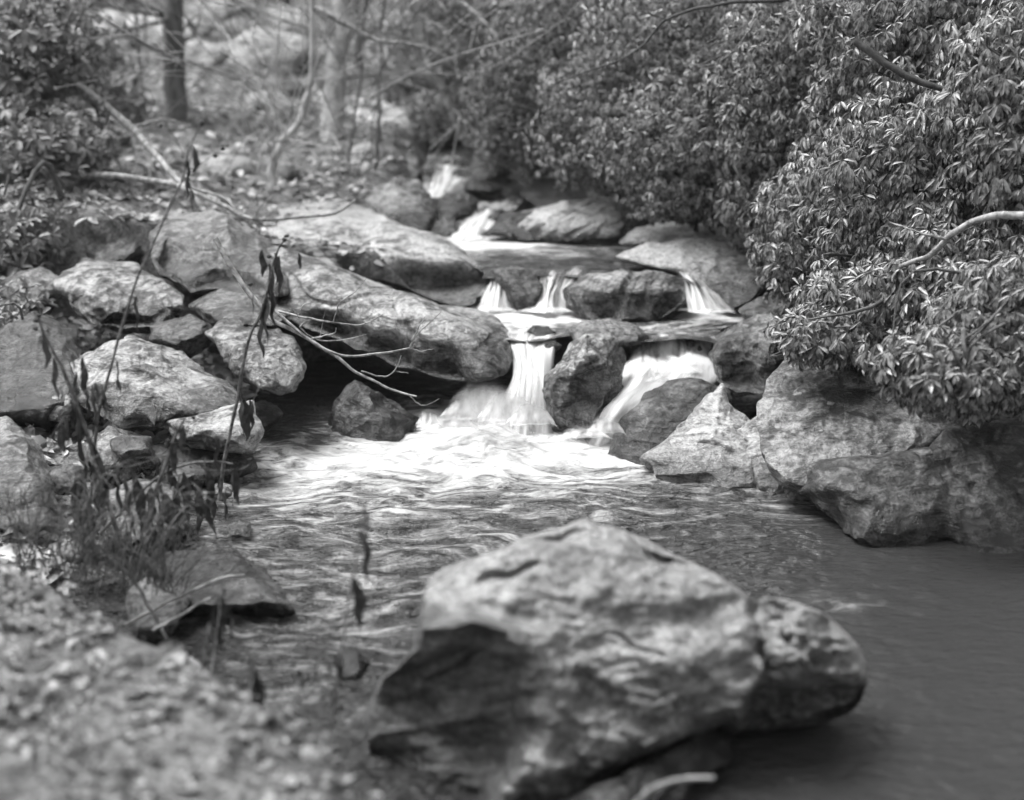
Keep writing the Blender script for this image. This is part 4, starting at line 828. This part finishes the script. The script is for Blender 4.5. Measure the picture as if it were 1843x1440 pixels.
def weed(label, stem, r0, r1, leaves, heads=(), twigs=(), mat='weed_stem'):
    f_ = 1.07 if stem[0][2] > 4 else 1.; sc_ = lambda q: (q[0], q[1], q[2]*f_)
    stem = [sc_(q) for q in stem]; leaves = [(a, b, c*f_, d, e) for a, b, c, d, e in leaves]; heads = [sc_(q) for q in heads]; twigs = [([sc_(q) for q in p_], a) for p_, a in twigs]
    base = Vector(P(*stem[0])); r0, r1 = r0*1.3, r1*1.35; root = empty('dried_weed', base); tag(root, label, 'dead weed', 'dead weeds on the near bank')
    T = Tube(); T.add([P(*p) for p in stem], r0, r1, len(stem)*9, 6, .004); T.build('stem', M[mat], root, base)
    for pts, a in twigs:
        t = Tube(); t.add([P(*p) for p in pts], a, a*.5, len(pts)*6, 5, .003); t.build('twig', M[mat], root, base)
    leaves = list(leaves)
    if len(leaves) > 10 and len(stem) > 5 and stem[0][0] < 300:
        for _ in range(16):
            q0 = stem[RNG.integers(1, len(stem)-2)]; leaves.append((q0[0]+RNG.normal(12, 22), q0[1]+RNG.normal(20, 40), q0[2]+RNG.normal(0, .04), RNG.uniform(35, 95), RNG.uniform(3, 9)))
    for i, (lx, ly, LY, ln, wd) in enumerate(leaves):
        wd *= .8
        V, F = hang_leaf(P(lx, ly, LY), ln*LY/FPX, wd*LY/FPX, int(lx*7+ly)); link('leaf', mesh_np('leaf', V-np.array(base), F, M['dead_leaf']), root)
    for hx, hy, HY in heads:
        v, f = ico(2); n3 = fbm(v*2.5+hx, 2)
        q = P(hx, hy, HY)+v*(1+.5*n3)[:, None]*.0085*np.array([1, 1, .85])
        link('seed_head', mesh_np('seed_head', q-np.array(base), f, M['seed']), root)
    return root
Yw = 4.25
weed('tallest dead weed, its thin dark stem leaning right to a forked top', [(155, 1010, Yw), (165, 880, Yw), (175, 760, Yw), (205, 640, Yw), (240, 520, Yw), (268, 455, Yw), (300, 385, Yw), (326, 330, Yw), (340, 270, Yw), (361, 225, Yw)], .0048, .0016,
 [(345, 262, Yw, 50, 8), (338, 290, Yw, 60, 9), (342, 330, Yw, 50, 7), (333, 320, Yw, 40, 6), (245, 530, Yw, 75, 7), (212, 650, Yw, 62, 12), (185, 700, Yw, 45, 8), (168, 710, Yw, 50, 7)],
 [(290, 227, Yw), (364, 222, Yw), (401, 267, Yw), (387, 280, Yw)],
 [([(332, 282, Yw), (315, 250, Yw), (300, 228, Yw), (291, 226, Yw)], .0016), ([(326, 330, Yw), (350, 305, Yw), (375, 285, Yw), (400, 267, Yw)], .0018), ([(268, 455, Yw), (290, 435, Yw), (302, 418, Yw), (308, 412, Yw)], .0012),
  ([(255, 548, Yw), (300, 562, Yw), (312, 590, Yw), (298, 620, Yw)], .001), ([(215, 640, Yw), (250, 640, Yw), (300, 642, Yw), (318, 650, Yw)], .0014), ([(250, 640, Yw), (252, 665, Yw)], .002), ([(236, 640, Yw), (238, 660, Yw)], .002), ([(266, 642, Yw), (272, 625, Yw)], .0015),
  ([(300, 644, Yw), (306, 680, Yw)], .0012), ([(290, 644, Yw), (296, 685, Yw)], .0012), ([(195, 650, Yw), (160, 690, Yw), (130, 720, Yw)], .0016), ([(170, 640, Yw), (168, 615, Yw)], .001), ([(180, 650, Yw), (192, 610, Yw), (195, 590, Yw)], .001)])
weed('pale stemmed dead weed arching left with limp leaves at its top', [(225, 1000, 4.2), (190, 890, 4.2), (165, 810, 4.2), (135, 720, 4.2), (115, 670, 4.2), (100, 640, 4.2), (78, 600, 4.2), (70, 572, 4.2)], .008, .003,
 [(75, 600, 4.2, 70, 8), (80, 610, 4.2, 55, 7), (98, 645, 4.2, 90, 8), (110, 760, 4.2, 60, 13), (118, 750, 4.2, 55, 9), (145, 730, 4.2, 150, 22), (160, 790, 4.2, 170, 26), (150, 850, 4.2, 160, 24), (175, 840, 4.2, 120, 22), (140, 900, 4.2, 130, 17), (165, 930, 4.2, 110, 16), (155, 700, 4.2, 60, 9), (172, 690, 4.2, 45, 8)],
 [(70, 568, 4.2), (65, 577, 4.2), (64, 592, 4.2)],
 [([(132, 725, 4.2), (90, 790, 4.2), (50, 840, 4.2), (0, 930, 4.2)], .0022), ([(110, 770, 4.2), (70, 840, 4.2), (40, 900, 4.2), (5, 960, 4.2)], .002), ([(140, 715, 4.2), (170, 690, 4.2), (200, 655, 4.2)], .0022), ([(132, 710, 4.2), (150, 665, 4.2), (175, 635, 4.2), (190, 600, 4.2)], .0018),
  ([(110, 770, 4.2), (115, 830, 4.2), (128, 870, 4.2), (130, 900, 4.2)], .0015), ([(45, 880, 4.2), (40, 980, 4.2)], .0015), ([(0, 870, 4.2), (60, 865, 4.2), (130, 845, 4.2)], .0016)])
weed('leafy dead weed with dark seed heads leaning over the shallows', [(245, 1050, 4.15), (265, 960, 4.15), (275, 900, 4.15), (300, 830, 4.15), (318, 780, 4.15), (332, 755, 4.15)], .007, .003,
 [(325, 770, 4.15, 50, 7), (330, 765, 4.15, 40, 6), (315, 800, 4.15, 60, 10), (305, 830, 4.15, 50, 9), (270, 870, 4.15, 90, 14), (285, 880, 4.15, 110, 16), (250, 870, 4.15, 110, 14), (300, 890, 4.15, 90, 15), (240, 850, 4.15, 70, 10), (225, 860, 4.15, 80, 10), (310, 940, 4.15, 60, 9)],
 [(336, 745, 4.15), (320, 742, 4.15), (348, 752, 4.15), (302, 793, 4.15), (300, 800, 4.15)],
 [([(190, 840, 4.15), (240, 838, 4.15), (300, 818, 4.15), (338, 808, 4.15), (338, 825, 4.15)], .0018), ([(175, 782, 4.15), (205, 800, 4.15), (235, 824, 4.15), (280, 822, 4.15)], .0012)])
weed('arching pale stem hung with a row of dark withered leaves over the water', [(180, 960, 4.3), (240, 900, 4.3), (290, 855, 4.3), (340, 835, 4.3), (390, 832, 4.3), (420, 835, 4.3)], .005, .0025,
 [(330, 850, 4.3, 70, 9), (350, 855, 4.3, 100, 11), (375, 850, 4.3, 115, 13), (385, 860, 4.3, 130, 15), (415, 840, 4.3, 80, 11), (425, 842, 4.3, 75, 10), (405, 880, 4.3, 70, 10), (352, 900, 4.3, 75, 8), (395, 790, 4.3, 80, 9), (372, 845, 4.3, 60, 9), (320, 890, 4.3, 60, 8)],
 [(440, 815, 4.3), (450, 828, 4.3)],
 [([(300, 860, 4.3), (360, 848, 4.3), (430, 845, 4.3), (450, 835, 4.3)], .0022), ([(260, 870, 4.3), (320, 930, 4.3), (380, 1010, 4.3)], .0015)])
weed('upright dead weed with broad drooping leaves before the dark hollow', [(395, 900, 4.6), (405, 820, 4.6), (425, 730, 4.6), (445, 620, 4.6), (470, 560, 4.6), (492, 480, 4.6), (500, 450, 4.6), (513, 430, 4.6)], .0065, .0025,
 [(485, 475, 4.6, 100, 9), (500, 460, 4.6, 75, 6), (478, 530, 4.6, 100, 14), (490, 500, 4.6, 95, 8), (470, 560, 4.6, 90, 9), (495, 455, 4.6, 60, 6), (470, 450, 4.6, 50, 8), (538, 455, 4.6, 30, 5), (455, 530, 4.6, 40, 5), (432, 700, 4.6, 90, 14), (440, 720, 4.6, 80, 13), (450, 720, 4.6, 60, 8)],
 [(516, 425, 4.6), (512, 432, 4.6), (484, 462, 4.6), (450, 512, 4.6)], [([(495, 470, 4.6), (487, 462, 4.6)], .0015), ([(470, 560, 4.6), (455, 530, 4.6), (450, 514, 4.6)], .0015), ([(440, 760, 4.6), (465, 700, 4.6), (478, 690, 4.6)], .002)])
weed('thin blurred stalk standing over the pool with one long dark leaf', [(592, 1350, 3.3), (606, 1230, 3.34), (628, 1080, 3.4), (645, 980, 3.44), (656, 905, 3.46)], .0030, .0020, [(656, 910, 3.46, 70, 6), (652, 950, 3.44, 120, 9), (640, 1040, 3.42, 110, 15), (612, 1195, 3.36, 50, 7), (600, 1240, 3.34, 60, 7)], ())
weed('blurred stalk at the bank edge with a sheaf of dark hanging leaves', [(370, 1270, 3.5), (385, 1180, 3.6), (395, 1100, 3.65), (402, 1050, 3.7)], .002, .0014, [(402, 1058, 3.7, 95, 9), (388, 1080, 3.68, 95, 8), (410, 1085, 3.68, 80, 7), (392, 1120, 3.66, 70, 8), (398, 1060, 3.7, 60, 6)], ())
weed('short blurred stalk with a thick dark leaf bundle near the bottom', [(440, 1390, 3.0), (448, 1290, 3.1), (458, 1175, 3.2)], .003, .002, [(456, 1178, 3.2, 130, 24), (464, 1210, 3.2, 120, 20), (442, 1240, 3.15, 100, 18), (468, 1250, 3.15, 90, 14)], ())
weed('low blurred stalk with small leaves in a row at the near waterline', [(500, 1400, 3.05), (520, 1280, 3.15), (560, 1200, 3.25), (610, 1185, 3.3)], .0016, .001, [(540, 1205, 3.25, 50, 9), (570, 1195, 3.27, 45, 5), (608, 1187, 3.3, 50, 5), (512, 1275, 3.15, 50, 6), (590, 1190, 3.28, 40, 4)], ())
T = Tube()
for i in range(200):
    bx, by, Y0 = RNG.uniform(20, 330), RNG.uniform(955, 1080), RNG.uniform(4.0, 4.35); by = max(by, 965+max(0, bx-60)*.42)
    lx, ly = RNG.normal(15, 55), -RNG.uniform(40, 190); q = [(bx, by, Y0), (bx+lx*.3+RNG.normal(0, 8), by+ly*.5, Y0), (bx+lx, by+ly*.95, Y0+RNG.normal(0, .05)), (bx+lx*1.5, by+ly*.9+RNG.uniform(0, 30), Y0)]
    T.add([P(*p) for p in q], RNG.uniform(.0012, .003), .0007, 12, 4, .01)
tag(T.build('dry_grass', M['weed_stem']), 'tangle of thin dry grass and twigs at the edge of the near bank', 'dry grass', kind='stuff')
for lab, pts, r0, r1, mt in [
 ('pale straight twig lying from the bank out over the waterline', [(225, 1125, 4.05), (310, 1080, 4.1), (390, 1045, 4.2), (440, 1035, 4.25)], .006, .004, 'twig'),
 ('second pale twig parallel to the first, nearer the camera', [(275, 1135, 3.95), (330, 1105, 4.0), (380, 1075, 4.05)], .006, .004, 'twig'),
 ('dark spotted stem crossing behind the two pale twigs', [(195, 945, 4.15), (240, 1040, 4.1), (300, 1150, 4.0)], .005, .006, 'weed_stem'),
 ('thin upright broken stalk at the bank edge', [(368, 1265, 3.4), (365, 1200, 3.42), (378, 1120, 3.45)], .006, .004, 'weed_stem'),
 ('blurred pale stick in the bottom foreground by the boulder', [(1140, 1450, 2.7), (1190, 1412, 2.72), (1285, 1400, 2.75)], .007, .005, 'twig')]:
    T = Tube(); T.add([P(*p) for p in pts], r0, r1, 24, 6, .006); b = Vector(P(*pts[0])); o = T.build('twig_on_bank', M[mt], None, b); tag(o, lab, 'twig', 'loose twigs on the near bank')
